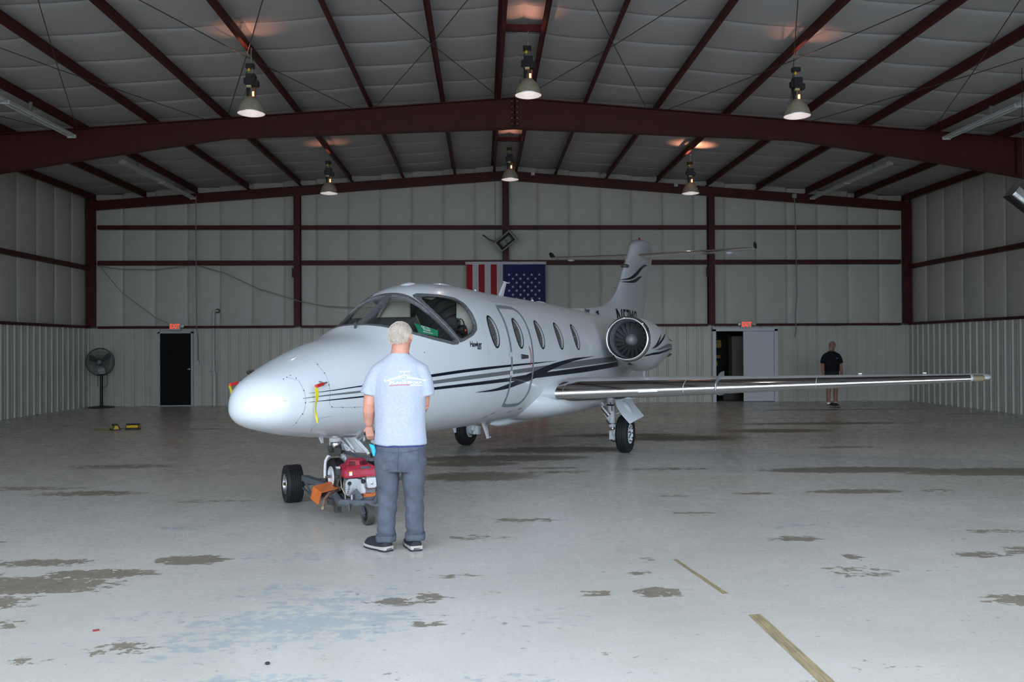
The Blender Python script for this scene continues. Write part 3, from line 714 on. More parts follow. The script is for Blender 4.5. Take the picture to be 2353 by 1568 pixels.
for x, L, h in ((3.76, .52, .035), (3.05, .22, .022), (4.55, .22, .025), (7.25, .45, .045)):
    mb = MB(); mb.loft([[J(x + L * k, .085 * (1 - (2 * k - 1) ** 4) ** .5 * math.cos(a) + .0, ztop(x + L * k, 0) - .012 + (h + .012) * max(0, math.sin(a)) * (1 - (2 * k - 1) ** 2) ** .5) for a in [2 * PI * j / 12 for j in range(12)]] for k in (.001, .05, .2, .4, .6, .8, .95, .999)])
    mb.build('antenna_fairing', M_WPAINT, fuselage, smooth=50)
for x in (4.9, 7.0): MB().ball(J(x, .05, ztop(x, .05) + .015), .022, 10, 6).build('beacon_dome', M_WPAINT, fuselage, smooth=True)
# drain masts / slots / small inlets near the belly
for x, z in ((4.05, .79), (4.18, .83), (4.75, .81), (5.05, .83)):
    surf_strip('belly_slot', [(x, z + .012), (x + .10, z + .03)], [(x, z), (x + .10, z + .018)], M_SEAMB, .004, 1, 4, 1)
# cabin step-like keel fairing
mb = MB(); mb.loft([[J(x, .13 + .09 * math.cos(a) * w, .615 + (.055 * w + .01) * math.sin(a)) for a in [2 * PI * j / 16 for j in range(16)]] for x, w in ((5.2, .05), (5.35, .7), (5.6, 1), (6.5, 1), (6.9, .6), (7.1, .05))])
mb.build('keel_fairing', M_WPAINT, fuselage, smooth=50)
# lettering
def refine(v, f, L):
    bm = bmesh.new(); vs = [bm.verts.new(p) for p in v]
    for q in f:
        try: bm.faces.new([vs[i] for i in q])
        except ValueError: pass
    bmesh.ops.triangulate(bm, faces=bm.faces)
    for _ in range(4):
        lg = [e for e in bm.edges if e.calc_length() > L]
        if not lg: break
        bmesh.ops.subdivide_edges(bm, edges=lg, cuts=1); bmesh.ops.triangulate(bm, faces=bm.faces)
    bm.verts.index_update(); r = [tuple(q.co) for q in bm.verts], [tuple(x.index for x in q.verts) for q in bm.faces]; bm.free(); return r
def skin_text(name, txt, size, x, z, m, italic=True, bold=0, off=.004, sx=1.0, fn=None, parent=None):
    v, f = refine(*text_mesh(txt, size, italic, bold, 0, sx), size * .12)
    w = []
    for p in v:
        xx, zz = x + p[0], z + p[1]; w.append(J(xx, (fn or (lambda a, b: ysurf(a, b)))(xx, zz) + off, zz))
    return MB().add(w, f).build(name, m, parent or fuselage, recalc=False)
skin_text('lettering', 'Hawker', .088, 3.33, 1.728, M_NAVY, True, .002)
skin_text('lettering', '400XP', .04, 3.405, 1.680, M_NAVY, True, .001)
# pitot tubes with red covers and yellow streamers
M_STREAM = M_YEL
for s, x in ((1, .83), (-1, .83)):
    z = 1.375; y = ysurf(x, z)
    base = MB().tube([J(x, s * (y - .01), z), J(x - .02, s * (y + .045), z - .008), J(x - .05, s * (y + .06), z - .012)], [.016, .012, .011], 8).tube([J(x + .02, s * (y + .055), z), J(x - .06, s * (y + .06), z - .012)], [.008, .012], 8).build('pitot_tube', M_ALU, fuselage, smooth=50)
    MB().tube([J(x - .045, s * (y + .06), z - .011), J(x - .15, s * (y + .062), z - .026)], .016, 8).build('pitot_cover', M_RFLAG, base, smooth=50)
    mb = MB(); pr = []
    L = .33 if s > 0 else .15
    x0, y0, z0 = x - .15, y + .062, z - .035
    for i in range(12):
        k = i / 11; wv = .03 * math.sin(k * 7) * k; wd = .018 if k < .35 else .018 * (1 - .75 * (k - .35) / .65)
        xx = x0 + .03 * k + wv * .6; zz = z0 - L * k; yy = max(y0 - .02 * k, ysurf(xx, zz) + .012)
        pr.append([J(xx - wd, s * yy, zz), J(xx + wd, s * (yy + .01 * math.sin(9 * k)), zz), J(xx + wd, s * (yy + .002 + .01 * math.sin(9 * k)), zz), J(xx - wd, s * (yy + .002), zz)])
    mb.loft(pr).build('warning_streamer', M_STREAM, base, smooth=60)
# windscreen heat probe
MB().box(J(2.02, .02, 1.93), (.025, .025, .07)).tube([J(2.02, .02, 1.92), J(2.03, .02, 1.99)], .006, 6).build('rain_probe', M_BLACK, fuselage)

# ---- wing
def airfoil(t, n=18, cam_=.012):
    up = []; lo = []
    for i in range(n + 1):
        x = (1 - math.cos(PI * i / n)) / 2
        y = 5 * t * (.2969 * math.sqrt(x) - .1260 * x - .3516 * x * x + .2843 * x ** 3 - .1036 * x ** 4); c = 4 * cam_ * x * (1 - x)
        up.append((x, c + y)); lo.append((x, c - y))
    return up[::-1] + lo[1:]
def wing_sec(y, s=1):
    """returns (xle, zle, chord, thickness)"""
    k = (y - .93) / 5.32
    return 5.60 + .40 * (y - .93), 1.03 + .034 * (y - .93), 2.75 + (1.02 - 2.75) * k, .125 - .012 * k
def wing_ring(y, s, f0, f1, off=0.0, n=18):
    xl, zl, c, t = wing_sec(y); pts = airfoil(t)
    sel = [(x, z) for x, z in pts if f0 - 1e-6 <= x <= f1 + 1e-6]
    return [J(xl + c * x, s * y, zl + c * z + (off if z > 0 else -off)) for x, z in sel]
FLE = (1 - math.cos(PI * 4 / 18)) / 2
for s in (1, -1):
    ys = [.55, .93, 1.5, 2.2, 3.0, 4.0, 5.2, 6.25]
    panel = MB().loft([wing_ring(y, s, FLE * .0, 1) for y in ys]).build('wing', M_WPAINT, jet, smooth=35)
    def le_ring(y, off):
        xl, zl, c, t = wing_sec(y); pts = [(x, z) for x, z in airfoil(t) if x <= FLE + 1e-6]
        return [J(xl + c * x - off * (1 - x / FLE), s * y, zl + c * z * (1 + .01) + math.copysign(off, z) * .6) for x, z in pts]
    segs = [(.95, 1.046), (1.05, 2.614), (2.624, 3.040), (3.056, 4.337), (4.347, 6.33)]
    for a, b in segs:
        n = max(2, int((b - a) / .3)); R = [le_ring(a + (b - a) * i / n, .004) for i in range(n + 1)]
        mb = MB().loft(R, False, False); mb.build('leading_edge', M_CHROME, panel, smooth=50, recalc=False)
    # tip with lamp
    def tip(y, k):
        xl, zl, c, t = wing_sec(6.25); cx = c * k
        return [J(xl + .40 * (y - 6.25) + (c - cx) * .55 + cx * x, s * y, zl + .034 * (y - 6.25) + .01 * (1 - k) + cx * z) for x, z in airfoil(t * (.6 + .4 * k))]
    MB().loft([tip(6.25, 1), tip(6.36, .985), tip(6.50, .90), tip(6.58, .75), tip(6.62, .5)]).build('wing_tip', M_WPAINT, panel, smooth=40)
    mb = MB(); R = []
    for y, k in ((6.37, 1.0), (6.44, .96), (6.50, .88), (6.56, .72), (6.60, .45)):
        R.append([J(xx, s * y, zz) for xx, zz in [(wing_sec(6.25)[0] + .4 * (y - 6.25) + (1.02) * (1 - k) * .5 - .012 + 1.02 * .17 * (1 - math.cos(a)) , wing_sec(6.25)[1] + .034 * (y - 6.25) + .056 * k * math.sin(a)) for a in [-PI / 2 + PI * i / 8 for i in range(9)]]])
    mb.loft(R, False, False).build('position_lamp', mat('tan_lamp_lens', (.30, .25, .15), .12, coat=1), panel, smooth=60, recalc=False)
    # fence, stall strip, vortex tab
    xl, zl, c, t = wing_sec(3.045)
    prof = [(x, z) for x, z in airfoil(t) if x <= .34]
    o = [(xl + c * x + (-.035 if x < .05 else 0), zl + c * z + (.075 * min(1, .35 + x * 4) if z > 0.01 else -.022)) for x, z in prof]; i_ = [(xl + c * x + .01, zl + c * z * .96) for x, z in prof]
    mb = MB(); n = len(o); v = [J(x, s * 3.04, z) for x, z in o] + [J(x, s * 3.04, z) for x, z in i_] + [J(x, s * 3.052, z) for x, z in o] + [J(x, s * 3.052, z) for x, z in i_]
    f = []
    for i in range(n - 1): f += [(i, i + 1, n + i + 1, n + i), (2 * n + i, 3 * n + i, 3 * n + i + 1, 2 * n + i + 1), (i, 2 * n + i, 2 * n + i + 1, i + 1)]
    mb.add(v, f).build('wing_fence', mat('clear_grey_fence', (.35, .37, .38), .25, metal=.4), panel)
    mb = MB(); y0, y1 = 2.02, 2.30
    R = []
    for y in (y0, y0 + .03, (y0 + y1) / 2, y1 - .03, y1):
        xl, zl, c, t = wing_sec(y); k = .5 if y in (y0, y1) else 1
        R.append([J(xl + .006 + .01 * abs(math.cos(a)) - .016 * k * math.cos(a), s * y, zl - .014 + .016 * k * math.sin(a)) for a in [2 * PI * i / 10 for i in range(10)]])
    mb.loft(R).build('stall_strip', M_ALU, panel, smooth=40)
    for i, y in enumerate((5.75, 4.9)):
        xl, zl, c, t = wing_sec(y); MB().box(J(xl + .3 * c, s * y, zl + .075 * c + .008), (.05, .02, .018)).build('vortex_tab', M_WPAINT, panel)
# belly fairing
mb = MB(); R = []
for x, w, h in ((5.20, .35, .12), (5.35, .62, .20), (5.6, .86, .27), (5.9, 1.0, .305), (6.5, 1.08, .325), (7.4, 1.10, .33), (8.2, 1.02, .32), (8.8, .85, .28), (9.3, .55, .18), (9.5, .3, .1)):
    zc = .915
    R.append([J(x, w * math.copysign(abs(math.cos(a)) ** .8, math.cos(a)), zc + (h if math.sin(a) < 0 else h * .75) * math.copysign(abs(math.sin(a)) ** .9, math.sin(a))) for a in [2 * PI * k / 48 for k in range(48)]])
fair = mb.loft(R).build('wing_root_fairing', M_WPAINT, jet, smooth=50)
# ---- fin and tailplane
FZ = [2.25, 2.38, 2.43, 2.50, 2.572, 2.689, 2.893, 3.128, 3.47, 3.808, 4.004, 4.104, 4.165, 4.20, 4.212]
FL = [8.3, 8.82, 9.7, 10.70, 11.183, 11.556, 11.913, 12.216, 12.566, 12.945, 13.151, 13.339, 13.568, 13.85, 14.05]
FT = [14.05, 14.14, 14.18, 14.22, 14.26, 14.34, 14.47, 14.60, 14.81, 15.0, 15.12, 15.2, 15.24, 15.1, 14.6]
FZS = FZ[:2] + [2.40 + .03 * k for k in range(56)] + [4.08 + .015 * k for k in range(9)] + [4.212]
def fin_half(x, z):
    xl = pchip(z, FZ, FL); xt = pchip(z, FZ, FT); c = xt - xl; u = min(max((x - xl) / c, 0), 1)
    tmax = (.115 + .06 * min(1, max(0, (z - 3.6) / .4))) * (1 if z < 4.1 else max(.03, 1 - ((z - 4.1) / .113) ** 2) ** .5)
    xm = max(xl, 12.216 + (z - 3.128) * 1.07) if z < 3.128 else xl
    def naca(q): return max(0, 2.969 * math.sqrt(q) - 1.26 * q - 3.516 * q * q + 2.843 * q ** 3 - 1.015 * q ** 4)
    th = tmax * naca(min(max((x - xm) / (xt - xm), 0), 1))
    if xm > xl: th = max(th, .05 * min(1, max(0, x - xl) / .35) ** .5 * min(1, max(0, xt - x) / 1.2))
    return max(.003, th)
mb = MB(); R = []
for z in FZS:
    xl = pchip(z, FZ, FL); xt = pchip(z, FZ, FT); us = [(1 - math.cos(PI * i / 40)) / 2 for i in range(41)]
    R.append([J(xl + (xt - xl) * u, fin_half(xl + (xt - xl) * u, z), z) for u in us] + [J(xl + (xt - xl) * u, -fin_half(xl + (xt - xl) * u, z), z) for u in us[-2:0:-1]])
fin = mb.loft(R).build('tail_fin', M_WPAINT, jet, smooth=40)
def fin_strip(up, lo, m, off=.004):
    ux, uz = zip(*up); lx, lz = zip(*lo); v = []; n = 24
    for i in range(n + 1):
        x = up[0][0] + (up[-1][0] - up[0][0]) * i / n; zu = pchip(x, ux, uz); zl = pchip(x, lx, lz)
        for z in (zl, (zl + zu) / 2, zu): v.append(J(x, fin_half(x, z) + off, z))
    return MB().add(v, [(i * 3 + e, (i + 1) * 3 + e, (i + 1) * 3 + e + 1, i * 3 + e + 1) for i in range(n) for e in (0, 1)]).build('stripe', m, fin, smooth=True, recalc=False)
f1u = [(12.10, 3.134), (12.523, 3.199), (12.986, 3.332), (13.372, 3.476), (13.721, 3.576), (13.976, 3.622), (14.316, 3.623)]
f1l = [(12.10, 3.131), (12.613, 3.172), (13.079, 3.268), (13.468, 3.410), (13.821, 3.535), (14.079, 3.588), (14.316, 3.617)]
fin_strip(f1u, f1l, M_NAVY)
fin_strip([(12.103, 3.093), (12.612, 3.14), (12.983, 3.207), (13.367, 3.292), (13.714, 3.326)], [(12.103, 3.088), (12.521, 3.096), (12.981, 3.128), (13.415, 3.236), (13.714, 3.322)], M_NAVY)
FN = lambda x, z: fin_half(x, z) + .002
skin_text('registration', 'N57MQ', .50, 12.45, 2.30, M_NAVY, False, .004, .006, 1.0, FN, fin)
skin_text('lettering', 'Hawker', .11, 9.76, 2.385, mat('blue_print', (.02, .03, .12), .4), True, .002, .01, .85, lambda x, z: max(FN(x, z), .03), fin)
mb = MB(); mb.add([J(10.26, FN(10.26, 2.37) + .012, 2.37), J(10.44, FN(10.44, 2.41) + .012, 2.412), J(10.50, FN(10.5, 2.32) + .014, 2.316)], [(0, 1, 2)]).build('ram_air_intake', M_BLACK, fin, recalc=False)
MB().lathe([(0, .026), (.03, .026), (.055, .016), (.06, 0)], J(13.84, 0, 4.19), (0, 0, 1), 14).build('beacon_lamp', mat('red_lens', (.4, .02, .02), .2, coat=1), fin, smooth=50)
MB().ball(J(12.60, .0, 3.47), (.10, .10, .05), 12, 8).build('logo_lamp', mat('brown_lens', (.10, .085, .06), .25, coat=.5), fin, smooth=True)
MB().tube([J(11.93, 0, 2.945), J(11.78, 0, 2.95)], .006, 6).build('fin_probe', M_RFLAG, fin)
skin_seam = MB()
for a, b in (((12.3, 3.70), (12.62, 3.55)), ((12.62, 3.55), (13.45, 3.66))): skin_seam.bar(J(a[0], FN(*a) + .003, a[1]), J(b[0], FN(*b) + .003, b[1]), .003, .008)
skin_seam.build('fin_seam', M_SEAMB, fin)
for s in (1, -1):
    def hs(y, f=1.0):
        k = (abs(y) - .05) / 2.45; return 13.22 + 1.28 * k, 3.775 + .185 * k, 1.25 - .72 * k, .062
    def hr(y, f1=1.0):
        xl, z, c, t = hs(y); return [J(xl + c * x, s * y, z + c * q) for x, q in airfoil(t, 14, 0) if x <= f1 + 1e-6]
    st = MB().loft([hr(y) for y in (.04, .8, 1.6, 2.3, 2.5)]).build('tailplane', M_WPAINT, jet, smooth=35)
    FT4 = (1 - math.cos(PI * 4 / 14)) / 2
    def hl(y):
        xl, z, c, t = hs(y); return [J(xl + c * x - .004, s * y, z + c * q * 1.02 + math.copysign(.002, q)) for x, q in airfoil(t, 14, 0) if x <= FT4 + 1e-6]
    MB().loft([hl(y) for y in (.12, .8, 1.6, 2.3, 2.48)], False, False).build('leading_edge', M_CHROME, st, smooth=50, recalc=False)
    xl, z, c, t = hs(2.5)
    mb = MB(); mb.loft([[J(xl + .02 + .46 * k - .03 * q, s * (2.52 + .03 * math.cos(a) * r), z + .045 + q + (.07 * r) * math.sin(a)) for a in [2 * PI * i / 10 for i in range(10)]] for k, r, q in ((0, .25, .045), (.2, .9, .035), (.5, 1, .02), (.8, .6, .0), (1, .1, -.01))])
    mb.build('horn_balance', M_BLACK, st, smooth=50)
    for dy in (.0, .35): MB().tube([J(xl + c * .95, s * (2.46 - dy), z), J(xl + c * .95 + .12, s * (2.50 - dy), z - .03)], .004, 5).build('static_wick', M_BLACK, st)
    MB().ball(J(hs(1.95)[0] + .35, s * 1.95, hs(1.95)[1] - .05), (.09, .04, .03), 8, 6).build('hinge_fairing', M_WPAINT, st, smooth=True)

# ---- engines
NXs = [8.10, 8.2, 8.5, 9.0, 9.6, 10.3, 11.15]; NRT = [.36, .38, .395, .405, .37, .30, .20]; NRB = [.36, .385, .44, .525, .50, .38, .21]; NRW = [.36, .385, .41, .425, .39, .315, .20]
def nax(x): return 1.30 - (x - 8.1) * .045, 1.822 - (x - 8.1) * .045
def nac(x, th, off=0):
    t, b, w = (pchip(x, NXs, q) + off for q in (NRT, NRB, NRW)); ya, za = nax(x)
    return ya + w * math.cos(th), za + (t if math.sin(th) > 0 else b) * math.sin(th)
M_BLADE = mat('fan_blade_metal', (.16, .165, .17), .42, metal=.6); M_DUCT = mat('inlet_duct', (.24, .265, .29), .42, metal=.2)
M_SOOT = mat('exhaust_metal', (.22, .21, .20), .4, metal=.9, var=.2, vscale=12)
for s in (1, -1):
    mb = MB(); n = 48
    xs = [8.19 + .06 * k for k in range(50) if 8.19 + .06 * k < 11.15] + [11.15]
    R = [[J(x, s * nac(x, 2 * PI * k / n)[0], nac(x, 2 * PI * k / n)[1]) for k in range(n)] for x in xs]
    eng = mb.loft(R, False).build('engine_nacelle', M_WPAINT, jet, smooth=True)
    ya, za = nax(8.1); c0 = J(8.1, s * ya, za); ax = (JA - Vector((0, 0, .045)) - JL * s * .045).normalized()
    MB().lathe([(.10, .386), (.05, .380), (.015, .366), (-.008, .350), (-.004, .338), (.03, .326), (.09, .318)], c0, ax, 48).build('inlet_lip', M_CHROME, eng, smooth=True)
    MB().lathe([(.08, .32), (.2, .312), (.36, .306), (.50, .306)], c0, ax, 40).build('inlet_duct', M_DUCT, eng, smooth=True)
    MB().lathe([(.43, .31), (.44, .001)], c0, ax, 40).build('fan_backplate', M_BLACK, eng)
    MB().lathe([(.21, .001), (.215, .03), (.24, .062), (.28, .088), (.35, .105), (.43, .11)], c0, ax, 24).build('spinner', mat('spinner_grey', (.30, .31, .31), .5, metal=.3), eng, smooth=True)
    u = ax.orthogonal().normalized(); u = (Vector((0, 0, 1)) - ax * ax.z).normalized(); w_ = ax.cross(u)
    b0 = None; nb = 19
    for k in range(nb if s > 0 else 0):
        a0 = 2 * PI * k / nb; mb = MB(); rows = []
        for r, tw, dx in ((.10, .30, .36), (.20, .62, .345), (.302, .95, .33)):
            hw = .022 + .115 * (r - .05)
            for e in (-1, 1):
                aa = a0 + e * hw * math.cos(tw) / r + .12 * (r / .3)
                rows.append(c0 + ax * (dx + e * .05 * math.sin(tw)) + (u * math.cos(aa) + w_ * math.sin(aa)) * r)
        mb.add(rows, [(0, 1, 3, 2), (2, 3, 5, 4)]); mb.build('fan_blade', M_BLADE, eng, smooth=True, recalc=False)
    ye, ze = nax(11.15); ce = J(11.1, s * ye, ze)
    MB().lathe([(0, .205), (.05, .20), (.06, .175), (.25, .17), (.26, .15), (.05, .15)], ce, ax, 32).build('exhaust_nozzle', M_SOOT, eng, smooth=40)
    MB().lathe([(.0, .17), (.02, .01)], ce + ax * .02, ax, 24).build('exhaust_core', M_BLACK, eng)
    for a in (1.0, -1.0):
        mb = MB(); mb.loft([[ce + ax * (d) + (JL * s * math.cos(a * .2 + t) + Vector((0, 0, 1)) * math.sin(a * .2 + t)) * r for t in [a - .5 + i * .1 for i in range(11)]] for d, r in ((.02, .215), (.36, .20), (.36, .19), (.02, .205))], False, False); mb.build('thrust_bucket', M_SOOT, eng, smooth=40, recalc=False)
    def nstrip(up, lo, m, off=.004):
        n = 20; v = []; du, dv = zip(*up); eu, ev = zip(*lo)
        for i in range(n + 1):
            t = i / n; xu = up[0][0] + (up[-1][0] - up[0][0]) * t; xl = lo[0][0] + (lo[-1][0] - lo[0][0]) * t; tu = pchip(xu, du, dv); tl = pchip(xl, eu, ev)
            for e in (0, .25, .5, .75, 1):
                x = xl + (xu - xl) * e; th = D(tl + (tu - tl) * e); y, z = nac(x, th, off); v.append(J(x, s * y, z))
        return MB().add(v, [(i * 5 + e, (i + 1) * 5 + e, (i + 1) * 5 + e + 1, i * 5 + e + 1) for i in range(n) for e in range(4)]).build('stripe', m, eng, smooth=True, recalc=False)
    nstrip([(8.22, -43), (8.465, -30.6), (9.084, -18.1), (9.735, -12.4), (11.0, -8)], [(8.22, -48), (8.526, -34.5), (9.15, -22.4), (9.825, -17.6), (11.0, -14)], M_NAVY)
    nstrip([(8.532, -22.0), (9.01, -10.5), (9.654, -2.0), (11.0, 8)], [(8.534, -22.4), (9.045, -14.9), (9.696, -9.6), (11.0, -4)], M_GREYP)
    nstrip([(8.314, -23.0), (8.485, -12.3), (8.699, 2.7), (8.932, 16.2)], [(8.318, -23.5), (8.60, -11.2), (8.80, 3.2), (8.96, 16.4)], M_NAVY)
    nstrip([(8.422, -21.3), (8.641, -8.5), (8.995, 7.3), (9.593, 25.5)], [(8.425, -21.7), (8.80, -7.2), (9.18, 7.3), (9.72, 26.6)], M_NAVY)
    mb = MB(); v = []
    for x, a in ((8.22, -1.57), (8.42, -1.50), (8.40, -1.72)): y, z = nac(x, a, .006); v.append(J(x, s * y, z))
    mb.add(v, [(0, 1, 2)]).build('cowl_intake', M_BLACK, eng, recalc=False)
    y, z = nac(9.4, -PI / 2); MB().tube([J(9.4, s * y, z + .02), J(9.42, s * y, z - .10)], .022, 8).build('drain_mast', M_WPAINT, eng)
    # pylon
    mb = MB(); R = []
    for k in range(5):
        y = .62 + (1.02 - .62) * k / 4; R.append([J(8.55 + 2.3 * a, s * y, 1.73 + .11 * b) for a, b in ((0, 0), (.06, .7), (.25, 1), (.7, .7), (1, 0), (.7, -.7), (.25, -1), (.06, -.7))])
    mb.loft(R).build('pylon', M_WPAINT, jet, smooth=40)
# belly strake
for s in (1, -1): MB().prism([J(11.2, s * .30, 1.02), J(12.6, s * .30, 1.16), J(13.1, s * .36, 1.05), J(12.4, s * .36, .93)], JL * s * .02).build('ventral_strake', M_WPAINT, jet)

# ---- landing gear
def wheel_parts(c, axis, R, W, rim, parent, tread=True, m_rim=M_WMET, grooves=(-.55, -.2, .2, .55)):
    c = Vector(c); h = W / 2
    prof = [(-h * .80, rim), (-h * .98, rim + (R - rim) * .30), (-h, rim + (R - rim) * .55), (-h * .88, rim + (R - rim) * .84), (-h * .66, R * .985)]
    for g_ in grooves: prof += [(h * (g_ - .045), R), (h * (g_ - .035), R - .009), (h * (g_ + .035), R - .009), (h * (g_ + .045), R)]
    prof += [(h * .66, R * .985), (h * .88, rim + (R - rim) * .84), (h, rim + (R - rim) * .55), (h * .98, rim + (R - rim) * .30), (h * .80, rim)]
    ty = MB().lathe(prof, c, axis, 40).build('tyre', M_RUB, parent, smooth=50)
    hub = MB().lathe([(-h * .72, 0.01), (-h * .72, rim * .45), (-h * .55, rim * .55), (-h * .60, rim * .8), (-h * .86, rim * .93), (-h * .84, rim * 1.02), (h * .84, rim * 1.02), (h * .86, rim * .93), (h * .60, rim * .8), (h * .55, rim * .55), (h * .72, rim * .45), (h * .72, .01)], c, axis, 32).build('wheel_rim', m_rim, parent, smooth=40)
    a = Vector(axis).normalized(); u = a.orthogonal().normalized(); w = a.cross(u)
    return ty, hub, a, u, w
for s in (1, -1):
    gx = 7.55
    # sub-parts hang below a strut part
    strut = MB().tube([J(gx, s * 1.18, .90), J(gx, s * 1.20, .60)], .062, 16).tube([J(gx, s * 1.20, .60), J(gx, s * 1.21, .44)], .056, 16).tube([J(gx, s * 1.21, .455), J(gx, s * 1.21, .40)], .066, 16).build('main_strut', M_WMET, jet, smooth=40)
    MB().tube([J(gx, s * 1.21, .42), J(gx, s * 1.215, .33)], .036, 14).build('oleo_piston', M_CHROME, strut, smooth=True)
    mb = MB(); mb.box(J(gx, s * 1.215, .27), (.10, .10, .15), Matrix.Rotation(-HD, 3, 'Z')); mb.tube([J(gx, s * 1.17, .27), J(gx, s * 1.5, .285)], .035, 12); mb.build('axle_fork', M_WMET, strut, bevel=.01)
    MB().tube([J(gx - .01, s * 1.02, .80), J(gx - .02, s * 1.16, .55)], [.03, .026], 8).bar(J(gx, s * .985, .82), J(gx, s * 1.15, .53), .04, .055).ball(J(gx, s * .985, .82), .04, 10, 6).ball(J(gx, s * 1.15, .53), .045, 10, 6).build('side_brace', M_WMET, strut, smooth=40)
    MB().tube([J(gx - .06, s * 1.03, .76), J(gx - .05, s * 1.07, .70)], .018, 8).build('actuator_rod', M_CHROME, strut, smooth=True)
    MB().tube([J(gx - .05, s * 1.06, .715), J(gx - .05, s * 1.175, .585)], .042, 12).build('actuator', M_ALU, strut, smooth=40)
    hb = MB()
    hb.tube([J(gx - .065, s * 1.19, .80), J(gx - .07, s * 1.22, .74), J(gx - .065, s * 1.22, .66)], .007, 6).tube([J(gx - .07, s * 1.14, .52), J(gx - .08, s * 1.15, .47), J(gx - .07, s * 1.18, .46)], .008, 6).tube([J(gx - .05, s * 1.2, .20), J(gx - .07, s * 1.24, .175), J(gx - .05, s * 1.29, .19)], .010, 6)
    hb.build('hydraulic_line', M_BLACK, strut)
    mb = MB(); mb.lathe([(-.012, .067), (.012, .067)], J(gx, s * 1.185, .755), (0, 0, 1), 14, True).lathe([(-.008, .066), (.008, .066)], J(gx, s * 1.205, .455), (0, 0, 1), 14, True); mb.build('strut_collar', M_BLACK, strut)
    MB().bar(J(gx + .02, s * 1.24, .60), J(gx + .02, s * 1.42, .67), .016, .016).build('door_link', M_WMET, strut)
    ty, hub, a, u, w = wheel_parts(J(gx, s * 1.42, .300), JL * s, .300, .20, .155, strut)
    mb = MB()
    for k in range(9): mb.lathe([(.085, .014), (.096, .010)], J(gx, s * 1.42, .300) + (u * math.cos(2 * PI * k / 9) + w * math.sin(2 * PI * k / 9)) * .115, JL * s, 6, True)
    o = mb.build('rim_hole', M_BLACK, hub) if False else mb.build('rim_hole_shade', M_BLACK, strut); o['kind'] = 'stuff'  # black discs stand in for the shade inside the rim holes
    MB().lathe([(.02, .045), (.075, .045), (.09, .03), (.092, 0)], J(gx, s * 1.42, .300), JL * s, 16).build('hub_cap', M_ALU, strut, smooth=40)
    mb = MB(); mb.ball(J(gx - .05, s * 1.26, .31), (.05, .05, .06), 10, 6).ball(J(gx + .05, s * 1.26, .23), (.045, .05, .05), 10, 6); mb.lathe([(0, .11), (.06, .11)], J(gx, s * 1.29, .30), JL * s, 20, True); mb.build('brake_caliper', M_WMET, strut, smooth=40)
    # gear door with blister
    pts = [(1.30, .84), (1.315, .76), (1.40, .62), (1.545, .47), (1.68, .565), (1.56, .70), (1.47, .84)]
    mb = MB(); mb.prism([J(gx - .16 + .0 * i, s * y, z) for i, (y, z) in enumerate(pts)], JA * .30); 
    mb = MB()
    o1 = [(1.315, .83), (1.34, .74), (1.43, .60), (1.55, .475)]; o2 = [(1.47, .86), (1.51, .76), (1.585, .67), (1.675, .565)]
    R = []
    for (ya, za), (yb, zb) in zip(o1, o2):
        R.append([J(gx - .20, s * ya, za), J(gx + .16, s * yb, zb), J(gx + .165, s * (yb + .012), zb + .012), J(gx - .195, s * (ya + .012), za + .012)])
    mb.loft(R).build('gear_door', M_WPAINT, strut, smooth=50)
    MB().ball(J(gx - .03, s * 1.455, .72), (.06, .05, .13), 12, 8, Matrix.Rotation(D(-35) * s, 3, 'Y')).build('door_blister', M_WPAINT, strut, smooth=True)
# nose gear
ng = MB().tube([J(1.66, 0, .88), J(1.675, 0, .74)], .05, 16).tube([J(1.668, 0, .775), J(1.672, 0, .735)], .062, 16).build('nose_strut', M_WMET, jet, smooth=40)
MB().tube([J(1.672, 0, .75), J(1.685, 0, .64)], .040, 16).build('oleo_piston', M_CHROME, ng, smooth=True)
mb = MB(); mb.tube([J(1.69, 0, .69), J(1.70, 0, .60)], .052, 12); mb.box(J(1.66, .045, .635), (.07, .06, .07)).box(J(1.68, -.06, .65), (.06, .06, .06)).box(J(1.66, .0, .60), (.12, .06, .04)); mb.build('steering_collar', mat('greasy_black', (.03, .03, .022), .5, var=.4, vscale=40), ng, bevel=.006)
NAX = Vector((.87, .49, 0)).normalized(); NWC = J(1.68, 0, .372)
mb = MB()
for s in (1, -1):
    mb.tube([NWC + Vector((0, 0, .222)), NWC + NAX * s * .045 + Vector((0, 0, .221)), NWC + NAX * s * .085 + Vector((0, 0, .205)), NWC + NAX * s * .108 + Vector((0, 0, .165)), NWC + NAX * s * .113 + Vector((0, 0, .11)), NWC + NAX * s * .115 + Vector((0, 0, .05)), NWC + NAX * s * .115 - Vector((0, 0, .01))], .0145, 10)
mb.build('nose_fork', M_WMET, ng, smooth=50)
NW = NWC; ty, hub, a, u, w = wheel_parts(NW, NAX, .185, .125, .10, ng)
MB().tube([NWC + NAX * .12, NWC - NAX * .12], .016, 10).build('axle', M_STEEL, ng)
mb = MB(); mb.bar(J(1.74, .05, .57), J(1.80, .05, .48), .03, .03).bar(J(1.74, .05, .70), J(1.80, .05, .60), .03, .03); mb.build('torque_link', M_WMET, ng)
